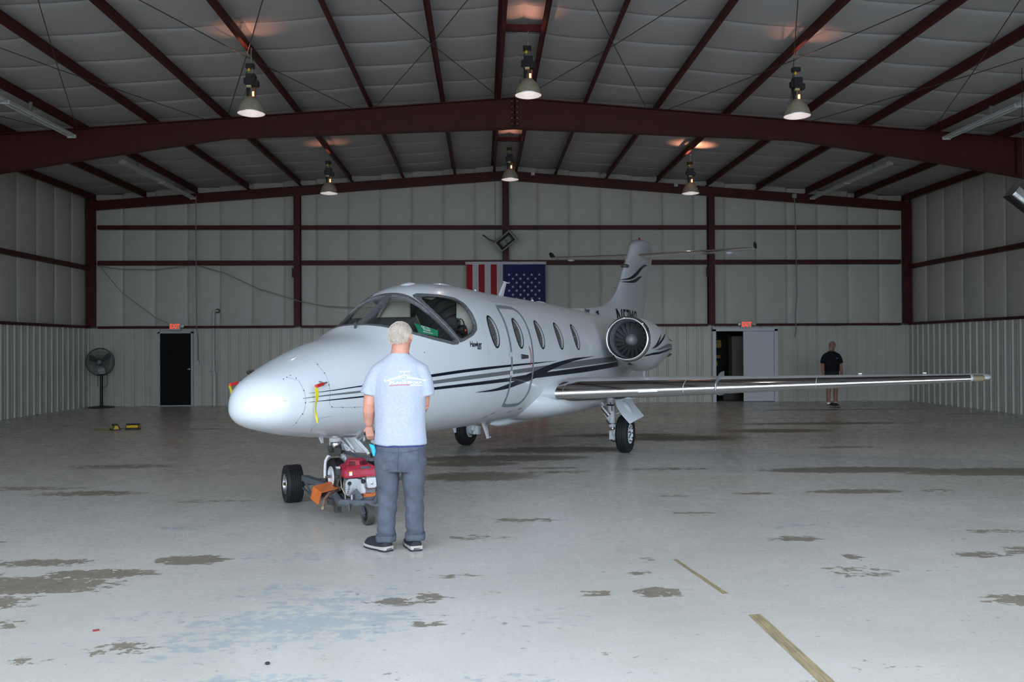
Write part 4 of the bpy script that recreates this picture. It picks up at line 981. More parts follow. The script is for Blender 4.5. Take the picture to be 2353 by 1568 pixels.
# drag brace and wheel-well doors behind it
mb = MB(); mb.tube([J(1.72, .08, .60), J(2.15, .09, .80)], .016, 8).tube([J(1.72, -.08, .60), J(2.15, -.09, .80)], .016, 8).tube([J(1.80, .0, .78), J(1.96, .02, .60)], .018, 8); mb.build('drag_brace', M_WMET, ng, smooth=50)
for s in (1, -1):
    mb = MB(); R = []
    for x, d in (((1.80, .12), (1.9, .16), (2.15, .17), (2.4, .13), (2.55, .04)) if s < 0 else ((2.1, .08), (2.2, .12), (2.35, .12), (2.5, .10), (2.58, .04))):
        zt = zbot(x, .16) + .02; R.append([J(x, s * .16, zt), J(x, s * .165, zt - d), J(x, s * .155, zt - d), J(x, s * .148, zt)])
    mb.loft(R).build('nose_gear_door', M_WPAINT, ng, smooth=40)
mb = MB(); mb.box(J(1.95, .17, zbot(1.95, .17) - .02), (.02, .02, .04)); mb.tube([J(1.78, .20, .79), J(2.3, .21, .80)], .012, 8); mb.build('door_hinge', M_WMET, ng)
WP = lambda *p: Vector(p)
mb = MB(); mb.loft([[WP(-1.45, 8.985, .775), WP(-1.335, 8.985, .60), WP(-1.24, 8.99, .592), WP(-1.33, 8.99, .755)], [WP(-1.445, 9.0, .775), WP(-1.33, 9.0, .60), WP(-1.235, 9.005, .592), WP(-1.325, 9.005, .755)]])
mb.build('well_door', M_WMET, ng)
mb = MB(); mb.tube([WP(-1.484, 8.96, .735), WP(-1.346, 8.96, .591)], .010, 8).tube([WP(-1.44, 8.95, .76), WP(-1.352, 8.95, .636)], .013, 8).tube([WP(-1.34, 8.93, .75), WP(-1.19, 8.93, .588)], .018, 8).tube([WP(-1.30, 8.92, .73), WP(-1.20, 8.92, .62)], .010, 8); mb.build('door_rod', M_WMET, ng, smooth=50)
MB().box(J(1.98, 0, .79), (.34, .26, .05), Matrix.Rotation(PI / 2 - HD, 3, 'Z')).build('wheel_well', M_BLACK, ng)
# louvre lines near the nose wheel well
mb = MB()
for k in range(7):
    x = 1.40 + .035 * k; mb.bar(J(x, .30, zbot(x, .30) - .003), J(x + .04, .20, zbot(x + .04, .20) - .003), .006, .006)
lo_ = mb.build('vent_louvre', M_LGREY, fuselage)

# ---- cockpit interior
M_GLARE = mat('glareshield_grey', (.045, .045, .047), .75); M_SEAT = mat('seat_leather', (.035, .036, .04), .6)
cab = MB().add([J(x, y * min(.80, sec(x)[2] - .06), z) for x in (2.0, 3.72) for y, z in ((-1, 1.28), (1, 1.28))], [(0, 1, 3, 2)]).build('cockpit_floor', M_DARK, jet, recalc=False)
x = 3.66; R = [J(x, y, z) for _, y, z in ring(x, -.036, 48)]
MB().add(R, [tuple(range(48))]).build('bulkhead', M_DARK, jet, recalc=False)
mb = MB(); R = []
for xx, h in ((2.22, .06), (2.35, .12), (2.50, .18), (2.64, .22), (2.68, .21)):
    W = sec(xx)[2] - .10; row = []
    for i in range(29):
        y = -W + 2 * W * i / 28; k = abs(y) / W; q = min(1, max(0, (.50 - y) / .10)); z = 1.76 + (h + .04) * q * q * (3 - 2 * q) + .02 * (1 - k ** 3); z = min(z, ztop(xx, y) - .05) ; row.append((xx, y, z))
    R.append([J(*p) for p in row] + [J(p[0], p[1], p[2] - .03) for p in reversed(row)])
mb.loft(R).build('glareshield', M_GLARE, jet, smooth=45)
mb = MB(); mb.box(J(2.58, 0, 1.62), (.06, 1.25, .40), Matrix.Rotation(PI / 2 - HD, 3, 'Z')); ip = mb.build('instrument_panel', M_BLACK, jet)
for y in (-.42, -.14, .14, .42): MB().box(J(2.62, y, 1.65), (.012, .22, .20), Matrix.Rotation(PI / 2 - HD, 3, 'Z')).build('display_screen', mat('dark_screen', (.01, .012, .015), .1), ip)
RJ = Matrix.Rotation(PI / 2 - HD, 3, 'Z')
for y in (.40, -.40):
    se = MB().box(J(3.28, y, 1.42), (.46, .46, .12), RJ).build('pilot_seat', M_SEAT, jet, bevel=.03)
    MB().box(J(3.50, y, 1.66), (.12, .42, .54), RJ).build('seat_back', M_SEAT, se, bevel=.03)
    MB().box(J(3.53, y, 1.99), (.08, .22, .12), RJ).build('head_rest', M_SEAT, se, bevel=.03)
    yk = MB().tube([J(2.66, y, 1.60), J(2.86, y, 1.62)], .02, 8).build('control_yoke', M_BLACK, jet)
    MB().tube([J(2.86, y - .14, 1.72), J(2.86, y - .13, 1.62), J(2.86, y, 1.60), J(2.86, y + .13, 1.62), J(2.86, y + .14, 1.72)], .016, 8).build('yoke_grip', M_BLACK, yk)
# cream side lining, headliner panel with visor box
for s in (1, -1):
    mb = MB(); v = []; nx = 10
    for i in range(nx + 1):
        x = 2.95 + .68 * i / nx
        for z in (1.35, 1.5, 1.66, 1.76): v.append(J(x, s * (ysurf(x, z) - .06), z))
    mb.add(v, [(i * 4 + e, (i + 1) * 4 + e, (i + 1) * 4 + e + 1, i * 4 + e + 1) for i in range(nx) for e in range(3)]).build('side_lining', M_CREAM, jet, recalc=False)
mb = MB(); v = []
for i in range(8):
    x = 2.98 + .66 * i / 7
    for y in (-.42, -.2, 0, .2, .42): v.append(J(x, y, ztop(x, y) - .05 - (.05 if abs(y) < .3 else 0)))
mb.add(v, [(i * 5 + e, (i + 1) * 5 + e, (i + 1) * 5 + e + 1, i * 5 + e + 1) for i in range(7) for e in range(4)]).build('headliner', M_CREAM, jet, recalc=False)
MB().box(J(2.98, -.15, 2.27), (.14, .5, .07), RJ).build('overhead_panel', M_CREAM, jet, bevel=.012)
for y0, s in ((.22, -1), (.44, 1)):
    R = []
    for z in (1.40, 1.6, 1.8, 2.0, 2.15, 2.28):
        ye = max(y0 + .02, ysurf(3.58, z) - .055); R.append([J(3.57, s * y0, z), J(3.57, s * ye, z), J(3.60, s * ye, z), J(3.60, s * y0, z)])
    MB().loft(R).build('cabin_partition', M_CREAM, jet)
mb = MB(); mb.tube([J(2.78, .47, 1.76), J(2.83, .30, 2.06)], .008, 6); mb.build('window_strut', mat('brown_strut', (.16, .12, .06), .5), jet)
# sign leaning inside the windscreen
sg = bpy.data.objects.new('tow_sign', None); COL.objects.link(sg); sg.location = J(2.62, .45, 1.80)
tag(sg, 'green placard with white print leaning inside the cockpit windscreen', 'sign')
M_GRN = mat('green_card', (.015, .22, .11), .5)
sn = Vector((-.55, .72, .42)); 
def SG(u_, v_, off=0.0):
    tl, tr, bl, br = J(2.50, .465, 1.965), J(2.755, .625, 1.885), J(2.46, .545, 1.855), J(2.715, .645, 1.815)
    nrm = (tr - bl).cross(tl - br).normalized(); nrm = nrm if nrm.y < 0 else -nrm
    return (tl * (1 - u_) + tr * u_) * v_ + (bl * (1 - u_) + br * u_) * (1 - v_) + nrm * off
mb = MB(); mb.loft([[SG(i / 10, 0), SG(i / 10, 1), SG(i / 10, 1, -.004), SG(i / 10, 0, -.004)] for i in range(11)]); mb.build('card', M_GRN, sg)
for txt, size, u0, v0 in (('OK TO', .30, .45, .84), ('TOW', .36, .47, .54), ('BRAKES ARE OFF', .155, .5, .24)):
    tv, tf = text_mesh(txt, size, False, .008, 0); MB().add([SG(u0 + p[0] * .40, v0 + p[1], .003) for p in tv], tf).build('lettering', M_WHITE, sg, recalc=False)
hs_ = bpy.data.objects.new('headset', None); COL.objects.link(hs_); hs_.location = J(3.36, .62, 1.88); tag(hs_, 'black headset hanging inside the aft cockpit side window', 'headset')
MB().lathe([(-.03, .02), (-.03, .058), (.0, .066), (.03, .058), (.035, .02)], J(3.36, .63, 1.90), JL, 18, True).build('ear_cup', M_BLACK, hs_, smooth=50)
MB().lathe([(-.02, .05), (.01, .05)], J(3.39, .56, 1.91), JL, 18, True).build('ear_cup', M_BLACK, hs_, smooth=50)
MB().tube([J(3.36 + .11 * math.cos(a), .60, 1.92 + .11 * math.sin(a)) for a in [PI * i / 10 for i in range(11)]], .009, 6).build('head_band', M_BLACK, hs_)
MB().ball(J(3.35, .668, 1.895), (.016, .010, .016), 8, 6).build('red_button', M_RFLAG, hs_)

# ================================================================== PEOPLE
M_SKIN = mat('sunburnt_skin', (.58, .27, .19), .5, var=.14, vscale=9, bump=.12, bscale=60)
M_SKIN2 = mat('tanned_skin', (.30, .145, .095), .5, var=.1, vscale=9)
M_HAIR = mat('white_hair', (.62, .54, .45), .75, var=.2, vscale=60, bump=.6, bscale=120, stretch=(1, 1, .2))
M_HAIR2 = mat('grey_hair', (.24, .22, .20), .75, var=.2, vscale=60)
M_SHIRT = mat('pale_blue_heather_cotton', (.43, .465, .545), .85, var=.09, vscale=70, bump=.2, bscale=160, spec=.2)
M_JEANS = mat('slate_blue_denim', (.094, .103, .130), .85, var=.22, vscale=9, bump=.35, bscale=130, spec=.2)
M_POLO = mat('black_polo_cotton', (.010, .010, .015), .85, spec=.2); M_SHORT = mat('charcoal_shorts', (.022, .024, .028), .85, spec=.2)
M_SHOE = mat('navy_mesh_shoe', (.016, .018, .024), .75, var=.3, vscale=80); M_MID = mat('beige_midsole', (.40, .38, .33), .6); M_SOLE = mat('dark_outsole', (.02, .022, .028), .7)
def fuse(mb, name, m, parent, voxel=.008, smooth_it=6, wrinkle=None, fac=.5):
    o = mb.build('tmp_fuse', m, None)
    rm = o.modifiers.new('r', 'REMESH'); rm.mode = 'VOXEL'; rm.voxel_size = voxel
    sm = o.modifiers.new('s', 'SMOOTH'); sm.iterations = smooth_it; sm.factor = fac
    me = evaluated(o); bpy.data.objects.remove(o)
    if wrinkle:
        nv = len(me.vertices); no = np.zeros(nv * 3); me.vertices.foreach_get('normal', no); no = no.reshape(-1, 3)
        for i, v in enumerate(me.vertices):
            d = wrinkle(v.co)
            if d: v.co += Vector(no[i]) * d
    inv = pm(parent).inverted(); me.transform(inv)
    me.materials.clear(); me.materials.append(m)
    me.polygons.foreach_set('use_smooth', [True] * len(me.polygons))
    me.name = name
    n = bpy.data.objects.new(name, me); COL.objects.link(n); n.parent = parent
    return n
def hand(mb, wrist, d, palm_n, curl, side, L=.19):
    """palm and five fingers. d: direction of the hand, palm_n: palm normal (towards which fingers curl)"""
    d = Vector(d).normalized(); pn = Vector(palm_n); pn = (pn - d * pn.dot(d)).normalized(); ac = d.cross(pn) * side
    w = Vector(wrist); pl = L * .52
    mb.tube([w, w + d * pl * .35, w + d * pl * .8, w + d * pl], [(.018, .026), (.016, .034), (.014, .041), (.012, .040)], 12, ref=pn)
    for k, (off, ln) in enumerate(((-.030, .80), (-.010, .92), (.011, .86), (.030, .68))):
        p = w + d * pl * .93 + ac * off; pts = [p - d * .02, p]; a = .12; dd = d
        for q, fr in enumerate((.42, .32, .26)):
            a = curl * (.55 + .4 * q); dd = (dd * math.cos(a) + pn * math.sin(a)).normalized(); p = p + dd * L * .48 * ln * fr; pts.append(p)
        mb.tube(pts, [.0095, .0095, .009, .008, .0065], 8)
    p = w + d * pl * .30 - ac * .026; t1 = p + (d * .6 - ac * .55 + pn * .35).normalized() * .045; t2 = t1 + (d * .9 + pn * (.3 + .4 * curl) + ac * .1).normalized() * .033; t3 = t2 + (d * .8 + pn * (.4 + .5 * curl) + ac * .3).normalized() * .026
    mb.tube([p, t1, t2, t3], [.014, .0115, .010, .008], 8)
def head(mb, c, R, h=.235):
    """face towards local +Y, built in a rotated frame"""
    s = h / .235
    def P(x, y, z): return Vector(c) + R @ Vector((x * s, y * s, z * s))
    mb.ball(P(0, -.008, .03), (.076 * s, .097 * s, .090 * s), 20, 14, R)
    mb.tube([P(0, .012, .02), P(0, .022, -.04), P(0, .038, -.088), P(0, .045, -.112)], [(.070 * s, .080 * s), (.062 * s, .072 * s), (.046 * s, .050 * s), (.026 * s, .026 * s)], 14, ref=R @ Vector((1, 0, 0)))
    mb.tube([P(0, .083, .028), P(0, .102, -.002), P(0, .112, -.022), P(0, .096, -.034)], [.009 * s, .012 * s, .017 * s, .012 * s], 8)
    mb.tube([P(-.05, .078, .036), P(0, .092, .042), P(.05, .078, .036)], .012 * s, 8)
    mb.tube([P(-.024, .084, -.062), P(0, .092, -.060), P(.024, .084, -.062)], .010 * s, 8)
    mb.tube([P(-.022, .080, -.074), P(0, .090, -.073), P(.022, .080, -.074)], .010 * s, 8)
    mb.ball(P(0, .072, -.100), (.026 * s, .022 * s, .022 * s), 8, 6)
    for e in (-1, 1):
        mb.tube([P(e * .072, -.002, .030), P(e * .086, -.018, .034), P(e * .088, -.022, .0), P(e * .074, -.004, -.026)], [.008 * s, .010 * s, .010 * s, .009 * s], 8)
        mb.ball(P(e * .078, -.008, .004), (.007 * s, .02 * s, .03 * s), 8, 6, R)
    return P
def tapered(mb, pts, rs, n=16, ref=(1, 0, 0)): return mb.tube(pts, rs, n, ref=ref)
def shoe(parent, heel, yaw, L=.30, w=.105, name='shoe'):
    R = Matrix.Rotation(yaw, 3, 'Z'); H = Vector((heel[0], heel[1], 0))
    def P(x, y, z): return H + R @ Vector((x, y, z))
    def outline(k): return w / 2 * (.80 + .12 * math.sin(min(1, k * 2.2) * PI)) if k < .45 else w / 2 * (.80 + .22 * math.sin((k - .25) / .75 * PI)) if k < .97 else w * .16
    ks = [.0, .03, .1, .2, .35, .5, .65, .8, .9, .97, 1.0]
    tops = [.090, .108, .118, .124, .128, .118, .104, .092, .080, .062, .04]
    R_ = []
    for k, t in zip(ks, tops):
        ww = outline(k) * (.55 if k in (0, 1) else .9); R_.append([P(ww * math.cos(a) * (1 if math.sin(a) < .3 else .8), L * k, .030 + (t - .03) * max(0, math.sin(a)) ** .7) for a in [PI * i / 12 for i in range(13)]])
    o = MB().loft(R_).build(name, M_SHOE, parent, smooth=60)
    for nm, z0, z1, g_, m in (('midsole', .016, .034, 1.06, M_MID), ('outsole', 0.0, .017, 1.03, M_SOLE)):
        mb = MB(); R_ = []
        for k in ks:
            ww = outline(k) * (.6 if k in (0, 1) else 1) * g_; lift = .018 * max(0, (k - .75) / .25) ** 2 * (1 if nm == 'outsole' else .8); hb_ = .012 * max(0, 1 - k * 3)
            R_.append([P(-ww, L * (k - .5) * 1.03 + L * .5, z0 + lift), P(ww, L * (k - .5) * 1.03 + L * .5, z0 + lift), P(ww, L * (k - .5) * 1.03 + L * .5, z1 + lift + hb_), P(-ww, L * (k - .5) * 1.03 + L * .5, z1 + lift + hb_)])
        mb.loft(R_).build(nm, m, o, smooth=40)
    return o

# ---- the man at the tug (seen from behind)
px, py = -.70, 7.20
man = thing('person', 'white-haired man in pale blue T-shirt and slate trousers standing behind the tug', 'person', (px, py, 0))
hc = (px + .012, py + .05, 1.768); Rh = Matrix.Rotation(D(-16), 3, 'Z') @ Matrix.Rotation(D(4), 3, 'X')
mb = MB(); HP = head(mb, hc, Rh, .262)
X = (1, 0, 0)
tapered(mb, [(px + .008, py + .035, 1.75), (px + .004, py + .015, 1.66), (px, py, 1.585), (px, py - .005, 1.53)], [(.072, .072), (.076, .076), (.092, .085), (.14, .085)], ref=X)
tapered(mb, [(px, py, 1.56), (px, py - .01, 1.46), (px, py - .01, 1.30), (px, py, 1.10), (px, py, .93), (px, py, .82)], [(.12, .07), (.20, .105), (.205, .115), (.19, .115), (.19, .12), (.17, .11)], ref=X)
def limb(mb, pts, rs): mb.tube(pts, rs, 14, ref=(1, 0, 0))
LSH, LEL, LWR = (px - .19, py - .005, 1.49), (px - .254, py - .02, 1.215), (px - .262, py + .045, 1.045)
RSH, REL, RWR = (px + .19, py, 1.49), (px + .198, py + .06, 1.21), (px + .09, py + .30, 1.08)
limb(mb, [LSH, (px - .235, py - .01, 1.36), LEL], [.058, .058, .050]); limb(mb, [(px - .252, py - .02, 1.24), (px - .258, py - .005, 1.16), LWR], [.050, .052, .036])
limb(mb, [RSH, (px + .205, py + .02, 1.36), REL], [.058, .055, .046]); limb(mb, [REL, (px + .165, py + .16, 1.15), RWR], [.047, .048, .031])
hand(mb, LWR, (.06, .16, -.98), (.22, .93, .25), .95, 1, .20); hand(mb, RWR, (-.55, .80, -.25), (-.2, -.2, -1), 1.1, -1)
limb(mb, [(px - .10, py, .88), (px - .105, py, .66), (px - .108, py + .01, .48), (px - .115, py - .02, .30), (px - .118, py - .01, .12)], [.10, .085, .062, .058, .042])
limb(mb, [(px + .10, py, .88), (px + .11, py, .66), (px + .115, py + .01, .48), (px + .122, py - .02, .30), (px + .124, py - .01, .12)], [.10, .085, .062, .058, .042])
body = fuse(mb, 'body', M_SKIN, man, .0055, 5)
# hair cap
mb = MB(); mb.ball(HP(0, -.018, .034), (.089, .108, .104), 24, 16, Rh)
hair = fuse(mb, 'hair', M_HAIR, man, .006, 1, lambda c: .006 * noise.noise(Vector((c.x * 38, c.y * 38, c.z * 12))) + .003 * noise.noise(c * 120))
# trim the hair to a hairline
bm = bmesh.new(); bm.from_mesh(hair.data); inv = Rh.transposed()
kill = []
for v in bm.verts:
    p = inv @ (hair.matrix_basis @ v.co + Vector((px, py, 0)) - Vector(hc))
    lim = -.052 + .012 * noise.noise(Vector((p.x * 60, 0, 3))) if p.y < -.02 else (-.045 + (p.y + .02) * .9)
    if p.y > .055: lim = .075
    if abs(p.x) > .06 and -.045 < p.y < .01: lim = max(lim, .012)
    bald = 0 and (p.x + .018) ** 2 + (p.y + .068) ** 2 + (p.z - .118) ** 2 < (.040 + .014 * noise.noise(p * 70)) ** 2
    if p.z < lim: kill.append(v)
    else:
        db = math.sqrt((p.x + .018) ** 2 + (p.y + .068) ** 2 + (p.z - .118) ** 2) / .052
        if db < 1: v.co -= (hair.matrix_basis @ v.co + Vector((px, py, 0)) - Vector(hc)).normalized() * (.012 * (1 - db) ** .6 + .004 * noise.noise(p * 90) * (1 - db))
bmesh.ops.delete(bm, geom=kill, context='VERTS'); bm.to_mesh(hair.data); bm.free()
# loose hair tufts
mb = MB(); rr = random.Random(3)
for k in range(2600):
    a = rr.uniform(0, 2 * PI); e = rr.uniform(-.62, 1.45); n_ = Vector((math.cos(a) * math.cos(e), math.sin(a) * math.cos(e), math.sin(e)))
    if n_.y > .3 and n_.z < .75 or (abs(n_.x) > .62 and n_.y > -.45 and n_.z < .25): continue
    p = Vector((n_.x * .0865, n_.y * .1055 - .018, n_.z * .1015 + .034))
    if (p.x + .018) ** 2 + (p.y + .068) ** 2 + (p.z - .118) ** 2 < .046 ** 2 and rr.random() < .8: continue
    t = (Vector((rr.gauss(0, .35) + n_.x * .3, -.45, -.75)) + n_ * (.10 + max(0, n_.z) * .25)).normalized(); q = p + t * rr.uniform(.010, .020)
    mb.tube([HP(*p), HP(*((p + q) / 2 + n_ * .002)), HP(*q)], [.0015, .0013, .0004], 3)
tf = mb.build('hair_tuft', M_HAIR, hair); tf['kind'] = 'stuff'
# T-shirt
def wr(c):
    z = c.z
    w = .010 * noise.noise(Vector((c.x * 7, c.y * 5, z * 2.2))) + .005 * noise.noise(Vector((c.x * 16, c.y * 9, z * 5)))
    return w * (.5 if z > 1.42 else 1)
mb = MB()
tapered(mb, [(px, py + .015, 1.638), (px, py + .005, 1.598), (px, py - .005, 1.545), (px, py - .014, 1.47), (px, py - .018, 1.36), (px + .002, py - .012, 1.22), (px + .003, py - .008, 1.08), (px + .004, py - .004, .96), (px + .002, py, .888)],
        [(.088, .082), (.138, .095), (.196, .112), (.214, .128), (.228, .142), (.216, .143), (.212, .146), (.216, .150), (.221, .152)], 28, ref=X)
for s in (-1, 1):
    sx = 1 if s > 0 else 1
    if s < 0: pts = [(px - .12, py, 1.535), (px - .178, py - .002, 1.498), (px - .225, py - .008, 1.41), (px - .258, py - .012, 1.30)]; rs = [(.065, .08), (.072, .085), (.072, .085), (.074, .086)]
    else: pts = [(px + .12, py, 1.535), (px + .178, py, 1.498), (px + .210, py + .005, 1.41), (px + .226, py + .012, 1.29)]; rs = [(.065, .08), (.072, .085), (.07, .085), (.069, .086)]
    tapered(mb, pts, rs, 18, ref=X)
shirt = fuse(mb, 't_shirt', M_SHIRT, man, .0075, 14, wr)
MB().tube([(px + .077 * math.cos(a), py + .022 + .072 * math.sin(a), 1.640 + .012 * math.sin(a)) for a in [2 * PI * i / 24 for i in range(25)]], .009, 6).build('collar', M_SHIRT, shirt, smooth=True)
# print on the back
from mathutils.bvhtree import BVHTree
bvh = BVHTree.FromPolygons([pm(shirt) @ v.co for v in shirt.data.vertices], [tuple(p.vertices) for p in shirt.data.polygons])
def back(x, z, off=.003):
    h = bvh.ray_cast(Vector((x, py - 1, z)), Vector((0, 1, 0)), 2)[0]
    return Vector((x, (h.y if h else py - .14) - off, z))
def back_print(name, v, f, m, parent): return MB().add([back(*p) for p in v], f).build(name, m, parent, recalc=False)
M_PRINT = mat('white_shirt_print', (.85, .87, .9), .7); M_PRED = mat('red_shirt_print', (.65, .10, .16), .7)
def polyband(P, w):
    v = []; f = []
    Q = []
    for a, b in zip(P[:-1], P[1:]):
        for t in (0, .25, .5, .75): Q.append((a[0] + (b[0] - a[0]) * t, a[1] + (b[1] - a[1]) * t))
    Q.append(P[-1])
    for i, p in enumerate(Q):
        a = Q[max(i - 1, 0)]; b = Q[min(i + 1, len(Q) - 1)]; d = Vector((b[0] - a[0], b[1] - a[1])).normalized(); ww = w if not isinstance(w, tuple) else w[0] + (w[1] - w[0]) * i / (len(Q) - 1)
        v += [(p[0] - d.y * ww / 2, p[1] + d.x * ww / 2), (p[0] + d.y * ww / 2, p[1] - d.x * ww / 2)]
    for i in range(len(Q) - 1): f.append((2 * i, 2 * i + 1, 2 * i + 3, 2 * i + 2))
    return v, f
sc_ = .14 / 2353 * 3.674e0      # metres of shirt per pixel of the logo drawing
U = lambda a, b: (px + .053 + (a - 1120) * .0002186, 1.441 - (b - 640) * .0002186)
for nm, P, w in (('emblem', [(940, 388), (1330, 388)], .0065), ('emblem', [(1108, 390), (1108, 500), (1090, 520)], .006), ('emblem', [(980, 590), (1020, 545), (1110, 510), (1190, 530), (1235, 580)], .006),
                 ('emblem', [(985, 600), (780, 615), (600, 665), (400, 765), (345, 670)], .0075), ('emblem', [(1215, 605), (1420, 620), (1600, 655), (1860, 745), (1900, 690)], .0075),
                 ('emblem', [(980, 655), (800, 670), (520, 740)], .0035), ('emblem', [(1200, 655), (1420, 665), (1700, 720)], .0035), ('emblem', [(1030, 600), (1160, 600)], .005),
                 ('emblem', [(885, 580), (920, 535), (965, 535), (950, 590)], .004), ('emblem', [(1250, 580), (1260, 540), (1300, 545), (1325, 590)], .004), ('emblem', [(1030, 695), (1105, 720), (1180, 710)], .005)):
    v, f = polyband([U(*p) for p in P], w); back_print(nm, v, f, M_PRINT, shirt)
v, f = polyband([U(560, 920), U(800, 895), U(1060, 882), U(1330, 885)], .005); back_print('underline', v, f, M_PRED, shirt)
for txt, size, x0, x1, cz in (('P', .036, 560, 690, 822), ('LANE', .027, 708, 1205, 812), ('W', .036, 1225, 1412, 802), ('ORX', .027, 1420, 1775, 815)):
    tv, tf = text_mesh(txt, size, False, .0011, 0); a0 = min(p[0] for p in tv); a1 = max(p[0] for p in tv); kx = (x1 - x0) * .0002186 / (a1 - a0); tv = [((p[0] - (a0 + a1) / 2) * kx, p[1]) for p in tv]; c = U((x0 + x1) / 2, cz); back_print('lettering', [(p[0] + c[0], p[1] + c[1]) for p in tv], tf, M_PRINT, shirt)
v, f = polyband([U(1345, 905), U(1770, 920)], .0085); back_print('lettering', v, f, M_PRINT, shirt)
# trousers
def wj(c):
    z = c.z
    base = .007 * noise.noise(Vector((c.x * 9, c.y * 9, z * 5)))
    fold = .008 * math.sin(z * 46 + 4 * noise.noise(Vector((c.x * 6, c.y * 6, z * 3))) + (c.x - px) * 30) * max(0, noise.noise(Vector((c.x * 5, c.y * 4, z * 4 + 7))) + .25)
    ank = .012 * math.sin(z * 70 + c.x * 20) * max(0, 1 - z / .28) * .8
    return base + fold + ank
mb = MB()
tapered(mb, [(px, py + .005, .96), (px + .002, py, .86), (px + .001, py - .012, .76), (px, py - .005, .67)], [(.200, .128), (.212, .138), (.222, .150), (.215, .13)], 26, ref=X)
tapered(mb, [(px - .112, py - .005, .80), (px - .108, py - .005, .70), (px - .105, py, .58), (px - .102, py + .005, .43), (px - .110, py - .012, .28), (px - .117, py - .01, .15), (px - .118, py - .008, .085)], [(.105, .135), (.108, .125), (.098, .105), (.084, .088), (.078, .088), (.076, .085), (.074, .085)], 20, ref=X)
tapered(mb, [(px + .112, py - .005, .80), (px + .110, py - .005, .70), (px + .112, py, .58), (px + .116, py + .005, .43), (px + .122, py - .012, .28), (px + .124, py - .008, .15), (px + .125, py - .005, .095)], [(.105, .135), (.102, .122), (.094, .105), (.082, .088), (.076, .088), (.074, .085), (.072, .085)], 20, ref=X)
jeans = fuse(mb, 'trousers', M_JEANS, man, .0085, 3, wj)
for sx_, z0, z1 in ((-.118, .075, .130), (.125, .085, .140)):
    cu = MB(); R = []
    for z, g_ in ((z0, .97), (z0 + .004, 1.07), ((z0 + z1) / 2, 1.10), (z1 - .004, 1.08), (z1, .98)): R.append([Vector((px + sx_ + .079 * g_ * math.cos(a), py - .006 + .090 * g_ * math.sin(a), z + .005 * math.sin(3 * a))) for a in [2 * PI * i / 28 for i in range(28)]])
    cu.loft(R).build('rolled_cuff', M_JEANS, jeans, smooth=60)
bvj = BVHTree.FromPolygons([pm(jeans) @ v.co for v in jeans.data.vertices], [tuple(p.vertices) for p in jeans.data.polygons])
def bj(x, z, off=.002):
    h = bvj.ray_cast(Vector((x, py - 1, z)), Vector((0, 1, 0)), 2)[0]; return Vector((x, (h.y if h else py - .14) - off, z))
M_STITCH = mat('denim_seam', (.055, .062, .085), .9)
for P in ([(px + .002, .88), (px + .002, .80), (px - .005, .72), (px - .006, .67)], [(px - .20, .845), (px - .10, .835), (px, .825), (px + .10, .835), (px + .2, .845)], [(px + .07, .835), (px + .16, .845), (px + .165, .74)], [(px - .15, .70), (px - .11, .675), (px - .07, .69)]):
    v, f = polyband(P, .004); MB().add([bj(*p) for p in v], f).build('seam', M_STITCH, jeans, recalc=False)
MB().loft([[Vector((px + .213 * math.cos(a), py + .143 * math.sin(a), z)) for a in [2 * PI * i / 32 for i in range(32)]] for z in (.872, .880)]).build('shirt_hem_trim', mat('royal_blue_trim', (.02, .03, .16), .7), man, smooth=60)
# blue glove tucked in the pocket
mb = MB(); mb.loft([[Vector((px - .215 + dx + w_ * math.cos(a), py - .07 + .02 * math.sin(a), z)) for a in [2 * PI * i / 10 for i in range(10)]] for z, w_, dx in ((.895, .004, -.03), (.885, .022, -.012), (.86, .022, 0), (.83, .02, .006), (.795, .008, .008))])
gl = mb.build('glove', mat('sky_blue_nitrile', (.03, .42, .62), .45), None, smooth=60); tag(gl, 'sky blue glove tucked into the slate trousers pocket', 'glove')
shoe(man, (px - .085, py - .080, 0), D(44), .31, .115); shoe(man, (px + .145, py - .080, 0), D(19), .30, .115)

# ---- the man by the right wall
fx, fy = 9.575, 23.1
man2 = thing('person', 'grey-bearded man in black polo shirt and charcoal shorts standing by cream wall panels', 'person', (fx, fy, 0))
hc2 = (fx - .005, fy - .02, 1.675); Rh2 = Matrix.Rotation(PI - D(48), 3, 'Z') @ Matrix.Rotation(D(10), 3, 'X')
mb = MB(); HQ = head(mb, hc2, Rh2, .25)
tapered(mb, [(fx, fy, 1.66), (fx, fy + .01, 1.56), (fx, fy + .02, 1.49), (fx, fy + .02, 1.42)], [(.062, .064), (.066, .068), (.08, .075), (.13, .08)], ref=X)
tapered(mb, [(fx, fy + .02, 1.45), (fx, fy + .02, 1.36), (fx, fy + .01, 1.2), (fx, fy, 1.02), (fx, fy, .88), (fx, fy, .8)], [(.12, .07), (.19, .10), (.20, .115), (.19, .13), (.18, .12), (.16, .11)], ref=X)
for s in (-1, 1):
    limb(mb, [(fx + s * .175, fy + .02, 1.37), (fx + s * .228, fy + .02, 1.25), (fx + s * .25, fy + .02, 1.10)], [.056, .052, .045]); limb(mb, [(fx + s * .25, fy + .02, 1.12), (fx + s * .26, fy, 1.02), (fx + s * .25, fy - .05, .88)], [.045, .044, .03])
    hand(mb, (fx + s * .25, fy - .05, .89), (-.1 * s, -.15, -1), (-s * .8, -.4, 0), .35, s)
    limb(mb, [(fx + s * .09, fy, .86), (fx + s * .095, fy, .66), (fx + s * .098, fy, .48), (fx + s * .098, fy + .02, .32), (fx + s * .10, fy + .01, .10)], [.10, .085, .06, .058, .04])
fuse(mb, 'body', M_SKIN2, man2, .009, 4)
mb = MB(); mb.ball(HQ(0, -.022, .045), (.080, .100, .088), 20, 14, Rh2)
hair2 = fuse(mb, 'hair', M_HAIR2, man2, .008, 1)
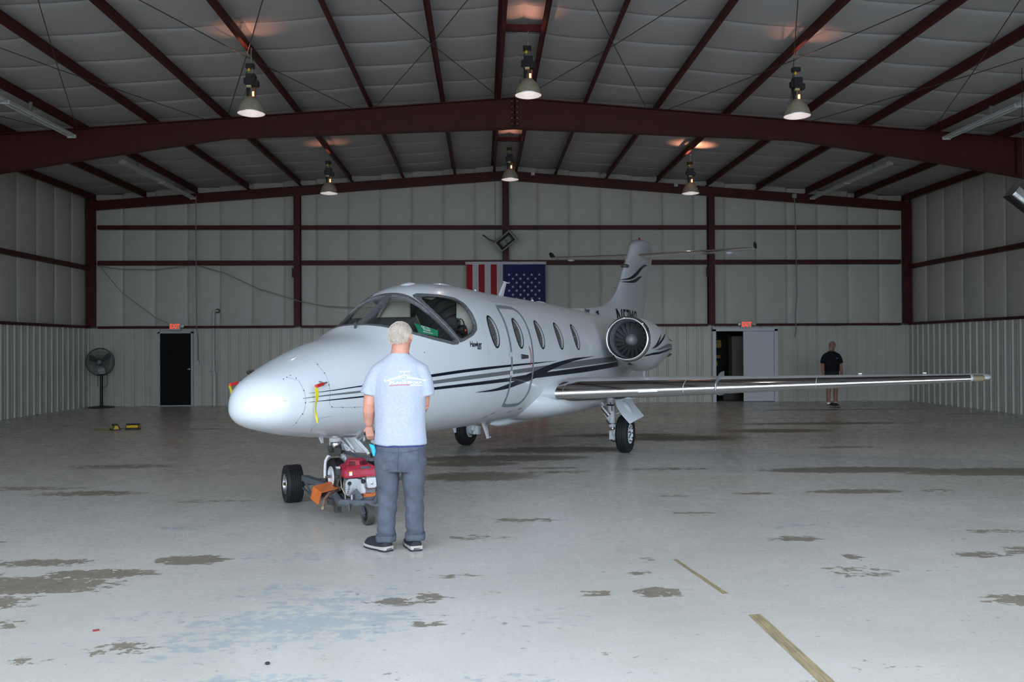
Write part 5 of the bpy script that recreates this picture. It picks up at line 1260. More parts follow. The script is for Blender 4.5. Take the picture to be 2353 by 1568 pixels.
bm = bmesh.new(); bm.from_mesh(hair2.data); inv2 = Rh2.transposed(); kill = []
for v in bm.verts:
    p = inv2 @ (v.co + Vector((fx, fy, 0)) - Vector(hc2))
    if (p.z < -.02 if p.y < -.03 else p.z < .02 + (p.y + .03) * .8) or (p.y > .045 and p.z < .10): kill.append(v)
bmesh.ops.delete(bm, geom=kill, context='VERTS'); bm.to_mesh(hair2.data); bm.free()
mb = MB(); mb.tube([HQ(-.045, .060, -.075), HQ(-.02, .086, -.098), HQ(0, .092, -.104), HQ(.02, .086, -.098), HQ(.045, .060, -.075)], [.012, .018, .020, .018, .012], 8).tube([HQ(-.026, .094, -.048), HQ(0, .102, -.045), HQ(.026, .094, -.048)], .008, 6)
mb.build('beard', mat('white_beard', (.30, .28, .26), .8), man2, smooth=True)
mb = MB()
for e in (-1, 1): mb.tube([HQ(e * .036 + .024 * math.cos(a), .098 + .002 * abs(math.cos(a)), .018 + .017 * math.sin(a)) for a in [2 * PI * i / 12 for i in range(13)]], .0022, 5).tube([HQ(e * .060, .098, .022), HQ(e * .084, .03, .025), HQ(e * .085, -.02, .02)], .002, 5)
mb.tube([HQ(-.012, .104, .022), HQ(.012, .104, .022)], .002, 5); mb.build('spectacles', M_STEEL, man2)
mb = MB()
tapered(mb, [(fx, fy + .02, 1.535), (fx, fy + .02, 1.495), (fx, fy + .015, 1.41), (fx, fy + .01, 1.26), (fx, fy, 1.10), (fx, fy, .98)], [(.085, .08), (.135, .095), (.200, .125), (.215, .14), (.205, .15), (.20, .145)], 24, ref=X)
for s in (-1, 1): tapered(mb, [(fx + s * .11, fy + .02, 1.445), (fx + s * .175, fy + .02, 1.405), (fx + s * .22, fy + .02, 1.32), (fx + s * .248, fy + .02, 1.20)], [(.065, .075), (.072, .085), (.070, .085), (.072, .084)], 16, ref=X)
polo = fuse(mb, 'polo_shirt', M_POLO, man2, .010, 10)
for s in (-1, 1): MB().prism([Vector((fx + s * .012, fy - .085, 1.46)), Vector((fx + s * .070, fy - .045, 1.53)), Vector((fx + s * .085, fy - .06, 1.49)), Vector((fx + s * .055, fy - .095, 1.44))], (0, -.012, 0)).build('collar', M_POLO, polo)
MB().box((fx + .09, fy - .142, 1.345), (.055, .006, .022)).build('chest_emblem', mat('blue_emblem', (.05, .14, .35), .6), polo)
mb = MB(); tapered(mb, [(fx, fy, 1.02), (fx, fy, .92), (fx, fy, .80)], [(.185, .13), (.198, .14), (.20, .14)], 22, ref=X)
for s in (-1, 1): tapered(mb, [(fx + s * .10, fy, .86), (fx + s * .105, fy, .70), (fx + s * .11, fy, .56)], [(.10, .125), (.108, .115), (.106, .11)], 18, ref=X)
fuse(mb, 'shorts', M_SHORT, man2, .010, 3)
for s, yw in ((-1, PI - D(-38)), (1, PI - D(6))):
    shoe(man2, (fx + s * .10 + (.05 if s < 0 else 0), fy + .06, 0), yw, .29, .10)
    MB().tube([(fx + s * .10, fy + .01, .09), (fx + s * .10, fy + .01, .135)], .046, 14).build('sock', M_WHITE, man2, smooth=40)

# ================================================================== THE TUG
tug = thing('aircraft_tug', 'three-wheeled tug with red petrol engine and orange guards under the jet nose', 'aircraft tug', (-1.35, 8.75, 0))
M_TRED = mat('faded_red_shroud', (.42, .022, .05), .42, var=.2, vscale=14); M_ORG = mat('orange_paint', (.62, .155, .035), .5, var=.18, vscale=10); M_DGREY = mat('dark_grey_frame_paint', (.10, .11, .125), .5, var=.25, vscale=12)
M_MUF = mat('cast_silver', (.52, .53, .54), .35, metal=.7, var=.12, vscale=25); M_GREYB = mat('grey_engine_block', (.24, .26, .28), .5, var=.15, vscale=20)
TA = Vector((.39, -.92, 0)).normalized(); TL = Vector((.92, .39, 0)).normalized()
RT = Matrix((TL, -TA, Vector((0, 0, 1)))).transposed()      # local x: to the side, y: forward (away), z up
T0 = Vector((-1.35, 8.75, 0))
def T(x, y, z): return T0 + TL * x - TA * y + Vector((0, 0, z))
def tloc(p): d = Vector(p) - T0; return d.dot(TL), d.dot(-TA), p[2]
LWc = Vector((-2.10, 9.48, .205)); RWc = LWc + TL * .95
for c, s in ((LWc, -1), (RWc, 1)):
    ax_ = TL
    tw = MB().lathe([(-.068, .105), (-.088, .13), (-.094, .165), (-.085, .192), (-.072, .203)] + [(k * .0215 + e, r) for k in (-2, -1, 0, 1, 2) for e, r in ((-.0045, .205), (-.003, .196), (.003, .196), (.0045, .205))] + [(.072, .203), (.085, .192), (.094, .165), (.088, .13), (.068, .105)], c, ax_, 48).build('drive_tyre', M_RUB, tug, smooth=45)
    tb = MB(); a = ax_; u = Vector((0, 0, 1)); w = a.cross(u)
    for k in range(64):
        for e in (-1, 1):
            ang = 2 * PI * (k + (.25 if e > 0 else 0)) / 64; dr = u * math.cos(ang) + w * math.sin(ang); tg = -u * math.sin(ang) + w * math.cos(ang)
            for q in (.032, .054, .076):
                p = c + dr * (.2045 if q < .07 else .199) + a * e * q; tb.bar(p - a * .009 - tg * .004, p + a * .009 + tg * .004, .007, .0045, tuple(dr))
    o = tb.build('tread_block', M_RUB, tw); o['kind'] = 'stuff'
    MB().lathe([(-.078, .02), (-.07, .05), (-.055, .06), (-.06, .09), (-.088, .107), (-.082, .112), (.082, .112), (.088, .107), (.06, .09), (.055, .06), (.07, .05), (.078, .02)], c, ax_, 28).build('wheel_rim', M_ALU, tw, smooth=40)
    MB().lathe([(-.10, .018), (.10, .018)], c, ax_, 10, True).build('axle_stub', mat('rusty_hub', (.12, .06, .025), .7), tw)
mb = MB(); mb.bar(LWc + TL * .10, RWc - TL * .10, .06, .06); mb.build('axle_beam', M_DGREY, tug, bevel=.004)
mb = MB(); mb.bar(Vector((-1.94, 9.34, .285)), Vector((-1.62, 8.88, .275)), .075, .06).bar(Vector((-1.96, 9.34, .18)), Vector((-1.76, 8.90, .15)), .02, .02).bar(Vector((-1.98, 9.40, .30)), Vector((-1.80, 9.0, .17)), .014, .03); mb.build('side_arm', M_DGREY, tug, bevel=.003)
mb = MB(); mb.bar(RWc + Vector((-.10, -.1, .05)), Vector((-1.15, 8.95, .205)), .075, .06); mb.build('side_arm', M_DGREY, tug, bevel=.003)
# nose wheel cradle
cr = MB(); cr.bar(NW + TL * -.17 + Vector((0, 0, -.195)), NW + TL * .17 + Vector((0, 0, -.195)), .24, .02); cr.bar(NW + TL * -.19 - TA * .13 + Vector((0, 0, -.14)), NW + TL * .19 - TA * .13 + Vector((0, 0, -.14)), .02, .12); cr.build('wheel_cradle', M_DGREY, tug)
def W(x, y, z): return Vector((x, y, z))
# deck and frame rails (near side, engine on top)
mb = MB(); mb.box(T(.03, -.22, .215), (.34, .34, .03), RT).bar(W(-1.40, 8.34, .20), W(-.99, 8.15, .213), .03, .05).bar(W(-1.50, 8.60, .245), W(-1.385, 8.33, .19), .035, .07).bar(W(-1.62, 8.85, .20), W(-1.50, 8.60, .22), .04, .06)
mb.bar(W(-1.285, 8.33, .165), W(-1.285, 8.22, .165), .012, .06)
mb.build('deck_frame', M_DGREY, tug, bevel=.003)
MB().bar(W(-1.26, 8.33, .30), W(-1.19, 8.30, .22), .012, .09).build('gusset_plate', M_DGREY, tug)
MB().box(W(-1.44, 8.50, .13), (.06, .06, .12), RT).box(W(-1.48, 8.62, .16), (.16, .10, .06), RT).tube([W(-1.60, 8.70, .20), W(-1.50, 8.60, .13), W(-1.42, 8.46, .10)], .018, 8).build('steering_linkage', mat('oily_steel', (.06, .055, .05), .5, var=.4, vscale=30), tug)
MB().tube([W(-1.27, 8.30, .22), W(-1.27, 8.30, .275)], .016, 10).build('bolt_post', M_STEEL, tug, smooth=40)
E0 = (.015, -.20)
def EN(x, y, z): return T(E0[0] + x, E0[1] + y, z)
blk = MB().box(EN(.02, 0, .335), (.27, .22, .22), RT).build('engine_block', M_GREYB, tug, bevel=.012)
mb = MB()
mb.loft([[EN(x, y, z) for x, y in ((-.165 * k, -.15 * k), (.165 * k, -.15 * k), (.175 * k, -.05), (.175 * k, .15 * k), (-.175 * k, .15 * k), (-.175 * k, -.05))] for z, k in ((.422, 1.0), (.44, 1.03), (.495, .97), (.525, .80), (.535, .72))])
shr = mb.build('engine_shroud', M_TRED, tug, bevel=.006)
mb = MB(); mb.loft([[EN(-.01 + .10 * k * math.cos(a), .02 + .10 * k * math.sin(a), z) for a in [2 * PI * i / 20 for i in range(20)]] for z, k in ((.525, 1.12), (.555, 1.06), (.58, .95), (.592, .6))]); fc = mb.build('fan_cowl', M_TRED, tug, smooth=45)
mb = MB()
for q in range(5):
    for a0 in (-2.5, -1.45, -.5):
        z = .537 + .008 * q; mb.tube([EN(-.01 + .1 * (1.115 - .022 * q) * math.cos(a), .02 + .1 * (1.115 - .022 * q) * math.sin(a), z) for a in [a0 + .13 * i for i in range(6)]], .0030, 5)
lv = mb.build('cowl_slot', M_BLACK, fc); lv['kind'] = 'stuff'
MB().box(EN(-.105, -.154, .465), (.030, .004, .04), RT).build('warning_label', M_WHITE, shr); MB().box(EN(-.105, -.156, .481), (.028, .004, .010), RT).build('label_header', M_YEL, shr)
MB().box(EN(.05, -.135, .513), (.10, .03, .004), RT @ Matrix.Rotation(D(40), 3, 'X')).build('name_plate', M_STEEL, shr)
mu = MB().loft([[EN(-.085 + a * .078, -.125 + d, z) for a, z in ((-1, .265), (-.3, .240), (.6, .240), (1, .275), (1, .395), (.6, .415), (-.7, .415), (-1, .39))] for d in (.06, -.03, -.06)]).build('muffler_guard', M_MUF, tug, bevel=.010)
mb = MB()
for k in range(5): mb.box(EN(-.14 + .003 * k, -.187, .285 + .016 * k), (.022, .004, .007), RT)
o = mb.build('guard_slot', M_BLACK, mu); o['kind'] = 'stuff'
MB().lathe([(0, .02), (.006, .02)], EN(-.125, -.182, .375), TA, 14, True).build('exhaust_port', M_BLACK, mu)
vc = MB().loft([[EN(.10 + a * k, -.115 - d, .365 + b * k) for a, b in ((-.058, -.045), (-.042, -.062), (.042, -.062), (.058, -.045), (.058, .045), (.042, .062), (-.042, .062), (-.058, .045))] for d, k in ((0, 1), (.04, 1), (.055, .88), (.06, .8))]).build('valve_cover', M_MUF, tug, smooth=35)
MB().lathe([(0, .014), (.012, .013), (.016, .008)], EN(.10, -.175, .362), TA, 12, True).build('cover_bolt', M_CHROME, vc, smooth=40)
MB().box(EN(.02, -.115, .32), (.06, .02, .18), RT).build('cylinder_plate', M_ALU, tug)
MB().lathe([(0, .018), (.03, .018)], EN(.02, -.125, .375), TA, 10, True).build('oil_cap', M_BLACK, tug)
mb = MB(); mb.box(EN(-.20, -.02, .44), (.05, .08, .10), RT).box(EN(-.21, -.04, .50), (.04, .05, .025), RT).tube([EN(-.2, -.06, .40), EN(-.22, -.08, .35), EN(-.19, -.08, .30)], .012, 8).ball(EN(-.215, -.06, .43), .02, 8, 6); mb.build('carburettor', mat('grimy_carburettor', (.05, .048, .045), .5, var=.5, vscale=50), tug)
MB().box(EN(-.205, -.04, .515), (.035, .05, .022), RT).build('choke_lever', M_PVC, tug)
# orange guards
mb = MB(); a = [W(-1.743, 8.80, .282), W(-1.624, 8.62, .248), W(-1.440, 8.70, .282), W(-1.530, 8.95, .322)]
mb.loft([a, [p - Vector((0, 0, .007)) for p in a]])
b = [a[0], a[1], W(-1.652, 8.60, .125), W(-1.767, 8.78, .155)]; off = Vector((.006, .006, 0))
mb.loft([b, [p + off for p in b]])
mb.build('belt_guard', M_ORG, tug)
mb = MB(); R = [[EN(.05 + x, y, z) for x, z in ((.04, .205), (.20, .20), (.23, .36), (.19, .375), (.16, .26), (.04, .25))] for y in (-.17, -.04)]; mb.loft(R).build('orange_guard', mat('bright_orange_paint', (.80, .20, .02), .42), tug, bevel=.006)
MB().box(EN(.06, -.14, .245), (.09, .09, .03), RT).build('battery_tray', M_ORG, tug)
# hoses and wires
MB().tube([W(-1.44, 8.60, .27), W(-1.52, 8.48, .262), W(-1.555, 8.40, .21), W(-1.56, 8.36, .15)], .016, 8).build('brown_hose', mat('brown_hose_rubber', (.16, .085, .055), .6), tug, smooth=True)
MB().tube([W(-1.56, 8.36, .155), W(-1.56, 8.355, .125)], .018, 8).build('hose_end', mat('brass_fitting', (.25, .19, .10), .4, metal=.7), tug)
MB().tube([EN(-.19, -.10, .40), EN(-.20, -.17, .34), EN(-.17, -.19, .27), EN(-.165, -.18, .20), EN(-.14, -.17, .14)], .005, 6).build('tan_wire', mat('tan_wire', (.42, .33, .22), .6), tug, smooth=True)
wi = MB().tube([EN(.17, -.10, .42), EN(.165, -.20, .33), EN(.12, -.24, .25), EN(.075, -.245, .19), EN(.07, -.245, .16)], .006, 6).build('black_cable', M_BLACK, tug, smooth=True)
MB().lathe([(0, .024), (.05, .022)], EN(.07, -.25, .175), (.35, -.1, -.7), 12, True).build('red_connector', mat('red_connector', (.45, .05, .08), .5), tug)
MB().tube([EN(-.08, -.12, .42), EN(0.0, -.15, .41), EN(.05, -.155, .375)], .007, 6).build('ignition_lead', M_BLACK, tug, smooth=True)
# caster
cc = Vector((-1.105, 8.22, .105))
CAx = Vector((.86, .5, 0)).normalized()
ct = MB().lathe([(-.032, .068), (-.040, .085), (-.034, .105), (.034, .105), (.040, .085), (.032, .068)], cc, CAx, 36).build('caster_tyre', mat('grey_caster_rubber', (.055, .055, .045), .6), tug, smooth=40)
MB().lathe([(-.02, .01), (-.02, .03), (-.012, .05), (-.03, .069), (.03, .069), (.012, .05), (.02, .03), (.02, .01)], cc, CAx, 24).build('caster_hub', M_BLACK, ct, smooth=40)
mb = MB()
for e in (-1, 1): mb.bar(cc + CAx * e * .045, cc + CAx * e * .045 + Vector((-.03, .04, .085)), .012, .04, tuple(CAx))
mb.box(cc + Vector((-.03, .04, .092)), (.11, .09, .012)); mb.build('caster_fork', M_DGREY, tug)
# handle
hl_ = Vector((px - .250, py + .105, .965))
mb = MB(); mb.tube([W(-1.03, 8.16, .22), W(-.90, 7.9, .55), Vector((px - .06, py + .42, .90)), Vector((px - .05, py + .33, .98))], .022, 10); hn = mb.build('tow_handle', M_DGREY, tug, smooth=50)
MB().tube([hl_ + Vector((-.035, -.015, .0)), hl_ + Vector((.02, .02, 0)), Vector((px - .05, py + .33, .98)), Vector((px + .08, py + .36, 1.04))], .014, 10).build('handle_bar', M_BLACK, tug, smooth=50)
MB().tube([hl_ + Vector((-.06, -.012, .004)), hl_ + Vector((.06, .012, .0))], .020, 12).build('hand_grip', M_BLACK, tug, smooth=50)
mb = MB(); mb.box(T(.22, -.16, .60), (.10, .07, .06), RT).tube([T(.18, -.14, .62), T(.24, -.20, .60), T(.20, -.24, .56)], .012, 6); mb.build('throttle_lever', M_BLACK, tug)
# grey lift arm from the engine to the strut
MB().bar(W(-1.45, 8.92, .615), W(-1.10, 8.50, .585), .035, .03).build('lift_arm', M_DGREY, tug)

# ================================================================== FITTINGS OF THE HANGAR
# ---- high bay lamps
M_DOME = mat('beige_glass_dome', (.30, .27, .20), .45, var=.15, vscale=20); M_REFL = mat('lamp_reflector', (.80, .80, .80), .22, metal=.85)
M_ARC = mat('lamp_arc_tube', (1, .9, .8), .3, emit=(1.0, .84, .78), estr=3.0); M_GLOW = mat('glowing_vent', (1, .4, .2), .4, emit=(1.0, .36, .20), estr=3.0); M_COPPER = mat('copper_shield', (.45, .20, .12), .35, metal=.8)
M_BRIGHT = mat('reflector_glow', (.85, .82, .8), .3, emit=(.92, .84, .84), estr=.16)
def lamp(x, y, zr, label, zh, glow=1.0):
    """zr: rim height, zh: hanging point"""
    t = thing('high_bay_lamp', label, 'lamp', (x, y, zr + .78), 0, 'high bay lamps under the roof')
    dm = MB().lathe([(0, .222), (.02, .218), (.10, .195), (.18, .155), (.24, .105), (.275, .06), (.285, .02)], (x, y, zr), (0, 0, 1), 36).build('dome', M_DOME, t, smooth=True)
    MB().lathe([(0, .220), (.02, .212), (.10, .188), (.18, .148), (.235, .10), (.26, .05), (.262, .01)], (x, y, zr), (0, 0, 1), 36).build('reflector', M_BRIGHT, dm, smooth=True)
    MB().lathe([(-.006, .222), (.006, .224)], (x, y, zr), (0, 0, 1), 36, False).build('rim_band', M_ALU, dm, smooth=True)
    MB().tube([(x, y, zr + .07), (x, y, zr + .24)], .035, 12).build('bulb', M_ARC, t, smooth=50)
    MB().tube([(x - .045, y, zr + .27), (x - .045, y, zr + .45)], .030, 10).build('lamp_neck', M_BLACK, t, smooth=50)
    MB().tube([(x + .035, y, zr + .27), (x + .035, y, zr + .36)], .020, 10).build('glow_vent', M_GLOW, t, smooth=50)
    MB().tube([(x + .055, y + .01, zr + .27), (x + .055, y + .01, zr + .43)], .022, 10).build('heat_shield', M_COPPER, t, smooth=50)
    mb = MB(); mb.box((x, y, zr + .54), (.15, .15, .20)).box((x - .085, y, zr + .53), (.06, .10, .10)).box((x + .085, y, zr + .49), (.08, .11, .10)); mb.build('ballast_box', M_BLACK, t, bevel=.008)
    MB().box((x - .02, y - .06, zr + .43), (.075, .05, .03)).build('plug_socket', mat('pale_yellow_plastic', (.45, .42, .20), .5), t)
    mb = MB(); mb.box((x - .015, y, zr + .78), (.14, .09, .075)); jb = mb.build('junction_box', M_BLACK, t, bevel=.006)
    MB().ball((x - .03, y - .02, zr + .715), (.026, .026, .032), 10, 8).build('yellow_plug', mat('yellow_plug', (.62, .40, .02), .5), jb, smooth=True)
    MB().tube([(x - .03, y - .02, zr + .70), (x - .075, y - .03, zr + .66), (x - .07, y - .03, zr + .62), (x - .03, y, zr + .62)], .006, 6).build('lamp_cord', M_BLACK, jb, smooth=True)
    mb = MB(); mb.tube([(x + .02, y, zr + .62), (x + .02, y, zr + .78)], .008, 6).tube([(x, y, zr + .80), (x, y, zh)], .010, 6).tube([(x + .01, y, zh), (x, y, zh + .03)], .014, 6); mb.build('hanger_hook', M_GALV, t)
    MB().tube([(x - .06, y, zr + .46), (x - .15, y, zr + .20)], .003, 5).build('safety_wire', M_BLACK, t)
    for dx in (-.5, .55):
        l = bpy.data.lights.new('lamp_vent_light', 'SPOT'); l.energy = 22 * glow; l.color = (1.0, .40, .24); l.spot_size = D(54); l.spot_blend = .9; l.shadow_soft_size = .03
        o = bpy.data.objects.new('lamp_vent_light', l); COL.objects.link(o); o.parent = t; o.location = (.20 if dx > 0 else -.20, -.14, -.34); o.rotation_euler = (D(180 + 14), D(24) * (-1 if dx > 0 else 1), 0)
    l = bpy.data.lights.new('lamp_light', 'SPOT'); l.energy = 60; l.color = (1.0, .86, .74); l.spot_size = D(120); l.spot_blend = .5; l.shadow_soft_size = .05
    o = bpy.data.objects.new('lamp_light', l); COL.objects.link(o); o.parent = t; o.location = (0, 0, -.80)
    return t
lamp(-3.80, 14.19, 5.575, 'pendant lamp before the big rafter on the black door side of the hangar', zpur(-3.8) + .0)
lamp(.78, 14.19, 5.90, 'pendant lamp with white glow hanging from the ridge spacer before the big rafter', zpur(XC) + .0)
lamp(5.32, 14.19, 5.570, 'pendant lamp hanging before the big rafter above the wing', zpur(5.32))
lamp(-3.89, 21.81, 5.63, 'small pendant lamp behind the big rafter, over the exit door side of the rear wall', zpur(-3.89), .8)
lamp(.72, 21.81, 5.99, 'small pendant lamp behind the big rafter, hung at the ridge above the flag', zpur(XC), .8)
lamp(5.38, 21.81, 5.64, 'small pendant lamp behind the big rafter, above the tailplane, warm patch on roof', zpur(5.38), 5.0)
# ---- strip lights
M_TUBEW = mat('unlit_tube', (.50, .52, .50), .3); M_TROUGH = mat('white_light_trough', (.50, .51, .50), .45)
def strip_light(x, y0, y1, z, label):
    t = thing('strip_light', label, 'strip light', (x, (y0 + y1) / 2, z + .1), 0, 'strip lights along the purlins')
    MB().box((x, (y0 + y1) / 2, z + .055), (.075, y1 - y0, .06)).build('trough', M_TROUGH, t, bevel=.004)
    n = max(1, round((y1 - y0) / 2.44)); L = (y1 - y0) / n
    for k in range(n):
        for dx in (-.055, .055): MB().tube([(x + dx, y0 + L * k + .04, z + .02), (x + dx, y0 + L * (k + 1) - .04, z + .02)], .019, 8).build('tube', M_TUBEW, t, smooth=50)
    for k in range(n + 1): MB().box((x, min(max(y0 + L * k, y0 + .02), y1 - .02), z + .025), (.17, .05, .065)).build('end_cap', M_TROUGH, t, bevel=.004)
    for k in range(n): MB().box((x, y0 + L * (k + .35), z + .13), (.05, .03, zpur(x) - z - .12 + .12)).build('hanger', M_GALV, t)
    return t
strip_light(-8.33, 12.75, 17.62, 6.0, 'unlit strip light under the roof before the big rafter, on the exit door side')
strip_light(-8.47, 20.4, 25.28, 6.08, 'unlit strip light behind the big rafter, on the exit door side')
strip_light(9.78, 12.75, 17.62, 6.02, 'unlit strip light under the roof before the big rafter, on the wing tip side')
strip_light(9.92, 20.4, 25.28, 6.09, 'unlit strip light behind the big rafter, above the man in black')
# ---- hanging radiant heaters
def heater(c, w, h, d, roll, yaw, pitch, label, m, bright):
    t = thing('radiant_heater', label, 'heater', c)
    R = Matrix.Rotation(yaw, 3, 'Z') @ Matrix.Rotation(roll, 3, 'Y') @ Matrix.Rotation(pitch, 3, 'X'); C_ = Vector(c)
    def P(x, y, z): return C_ + R @ Vector((x, y, z))
    mb = MB(); o = [P(x, y, z) for y in (-d / 2, d / 2) for x, z in ((-w / 2, -h / 2), (w / 2, -h / 2), (w / 2, h / 2), (-w / 2, h / 2))]
    mb.add(o, [(4, 5, 6, 7), (0, 4, 7, 3), (1, 2, 6, 5), (0, 1, 5, 4), (3, 7, 6, 2)])
    i1 = [P(x * .86, -d / 2, z * .80) for x, z in ((-w / 2, -h / 2), (w / 2, -h / 2), (w / 2, h / 2), (-w / 2, h / 2))]; i2 = [P(x * .6, d * .2, z * .45) for x, z in ((-w / 2, -h / 2), (w / 2, -h / 2), (w / 2, h / 2), (-w / 2, h / 2))]
    b = len(mb.v); mb.add(i1, []); mb.f += [(k, (k + 1) % 4, b + (k + 1) % 4, b + k) for k in range(4)]
    case = mb.build('casing', m, t, recalc=False)
    MB().add(i1 + i2, [(0, 1, 5, 4), (1, 2, 6, 5), (2, 3, 7, 6), (3, 0, 4, 7), (4, 5, 6, 7)]).build('reflector', bright, case, recalc=False)
    mb = MB()
    for k in range(3): mb.bar(P(-w * .30 + w * .30 * k, d * .1, -h * .2), P(-w * .30 + w * .30 * k, d * .1, h * .2), w * .10, .03)
    mb.build('burner_tile', mat('burner_ceramic', (.13, .125, .115), .8), case)
    MB().box(P(0, -d / 2 - .01, h / 2 + .005), (w * 1.04, .10, .015), R).build('front_lip', M_BLACK, case)
    for sx in (-.45, .45):
        top = Vector((P(sx * w, 0, h / 2).x, P(sx * w, 0, h / 2).y, zpur(c[0]))); MB().tube([P(sx * w, 0, h / 2), P(sx * w, 0, h / 2) + Vector((0, 0, .18)), top], .006, 6).build('hanging_chain', M_BLACK, t)
    return t
M_DULL = mat('dull_casing', (.17, .165, .14), .5, metal=.3, var=.15, vscale=10); M_BRT = mat('bright_casing', (.68, .70, .70), .22, metal=1.0, var=.15, vscale=5, bump=.5, bscale=6)
heater((.70, 25.18, 4.83), .58, .36, .36, D(-38), D(-12), D(10), 'dull radiant heater tilted against the centre wall column above the flag', M_DULL, mat('heater_reflector', (.12, .12, .105), .5, metal=.5))
MB().tube([(.40, 25.15, 4.80), (.20, 25.2, 4.88), (.08, 25.25, 4.98), (.02, 25.3, 5.02)], .022, 8).build('gas_hose', mat('olive_hose', (.09, .08, .045), .6), [o for o in COL.objects if o.name == 'radiant_heater'][0], smooth=True)

t = thing('hanging_heater', 'bright silver heater box slung on wires near the wing tip wall', 'heater', (9.16, 14.0, 4.10))
RH = Matrix.Rotation(D(4), 3, 'Z') @ Matrix.Rotation(D(35), 3, 'Y') @ Matrix.Rotation(D(6), 3, 'X'); HC = Vector((9.22, 14.0, 4.06))
def HH(x, y, z): return HC + RH @ Vector((x, y, z))
mb = MB(); mb.loft([[HH(x, y, z) for x in (-.40, .40)][::1] + [] for y, z in ()] or [[HH(x, y, z) for y, z in ((-.10, .15), (-.115, .05), (-.12, -.06), (-.105, -.115), (-.06, -.14), (.12, -.14), (.12, .15))] for x in (-.40, .40)]); cs = mb.build('casing', M_BRT, t, bevel=.004)
MB().loft([[HH(x, y, z) for y, z in ((-.08, -.142), (.11, -.142), (.11, -.155), (-.08, -.155))] for x in (-.42, .42)]).build('bottom_edge', M_BLACK, cs)
MB().lathe([(0, .022), (.012, .022)], HH(.17, -.12, -.05), RH @ Vector((0, -1, 0)), 12, True).build('knock_out', M_BLACK, cs)
for x in (-.34, .34):
    p = HH(x, 0, .15); MB().tube([p, p + Vector((.03, 0, .12)), Vector((p.x + .03, p.y, zpur(p.x)))], .005, 6).build('hanging_wire', M_BLACK, t)
p = HH(-.34, 0, .15); MB().tube([p + Vector((.02, 0, .10)), p + Vector((.20, 0, -.02))], .004, 5).tube([p, p + Vector((.24, 0, .16))], .004, 5).build('cross_wire', M_BLACK, t)
# ---- flag
flag = thing('flag', 'stars and stripes flag hung by its white header on the rear girt', 'flag', (.69, YB - .24, 4.24))
M_FR = mat('flag_red', (.30, .010, .018), .8); M_FW = mat('flag_white', (.50, .50, .53), .8); M_FB = mat('flag_blue', (.012, .022, .10), .8)
fx0_, fx1_, ft = -.475, 1.875, 4.165; fy_ = YB - .235; sw = (fx1_ - fx0_) / 13; fl = 3.85; cl = fl * .42
def fpt(x, z, off=0): return Vector((x, fy_ + .012 * math.sin(x * 5 + z * .8) + .02 * (4.2 - z) / 4 - off, z))
def fpanel(x0, x1, z0, z1, nm, m, off=0):
    nx, nz = max(2, int((x1 - x0) / .1)), 14; v = [fpt(x0 + (x1 - x0) * i / nx, z1 + (z0 - z1) * j / nz, off) for i in range(nx + 1) for j in range(nz + 1)]
    return MB().add(v, [(i * (nz + 1) + j, (i + 1) * (nz + 1) + j, (i + 1) * (nz + 1) + j + 1, i * (nz + 1) + j + 1) for i in range(nx) for j in range(nz)]).build(nm, m, flag, smooth=True, recalc=False)
for k in range(13): fpanel(fx0_ + sw * k, fx0_ + sw * (k + 1), ft - fl, ft if k < 6 else ft - cl, 'stripe', M_FR if k % 2 == 0 else M_FW)
cant = fpanel(fx0_ + sw * 6, fx1_, ft - cl, ft, 'canton', M_FB)
hd_ = fpanel(fx0_ - .03, fx1_ + .03, ft - .005, ft + .075, 'header', mat('header_tape', (.52, .53, .53), .7), .004)
mb = MB()
for x in (-.46, .30, 1.08, 1.86): mb.lathe([(0, .016), (.006, .016)], fpt(x, ft + .04, .006), (0, -1, 0), 10, True)
gr_ = mb.build('grommet', mat('brass', (.3, .2, .06), .4, metal=.8), flag); gr_['kind'] = 'stuff'
mb = MB(); cw = sw * 7
for r in range(11):
    nn = 5 if r % 2 == 0 else 4
    for c in range(nn):
        x = fx0_ + sw * 6 + cw * (.145 + .178 * c + (0 if nn == 5 else .089)); z = ft - cl * (.195 + .0735 * r)
        v = [fpt(x, z, .003)] + [fpt(x + (.047 if i % 2 == 0 else .019) * math.sin(PI * i / 5), z + (.047 if i % 2 == 0 else .019) * math.cos(PI * i / 5), .003) for i in range(10)]
        mb.add(v, [(0, 1 + i, 1 + (i + 1) % 10) for i in range(10)])
st_ = mb.build('star', mat('star_white', (.50, .52, .58), .8), cant, recalc=False); st_['kind'] = 'stuff'
# ---- exit signs
M_SIGN = mat('exit_sign_case', (.50, .50, .44), .5); M_EXIT = mat('exit_letters', (.9, .1, .05), .4, emit=(1.0, .06, .025), estr=1.0)
def exit_sign(x, z, label, lamps):
    t = thing('exit_sign', label, 'sign', (x, YB - .16, z))
    MB().box((x, YB - .17, z), (.33, .05, .20)).build('sign_case', M_SIGN, t, bevel=.008)
    tv, tf = text_mesh('EXIT', .195, False, .004, .002, .72); MB().add([(x + p[0], YB - .197 - p[2], z + p[1]) for p in tv], tf).build('lettering', M_EXIT, t, recalc=False)
    for s in lamps: MB().box((x + s * .215, YB - .17, z + .01), (.08, .06, .06)).lathe([(0, .035), (.02, .045), (.06, .042)], (x + s * .215, YB - .20, z + .01), (s * .4, -1, 0), 12, True).build('emergency_lamp', M_TUBEW, t, bevel=0)
exit_sign(-9.055, 2.345, 'red EXIT sign above the closed black door', (1,))
exit_sign(7.945, 2.335, 'red EXIT sign with twin lamps above the half-open white double door', (-1, 1))
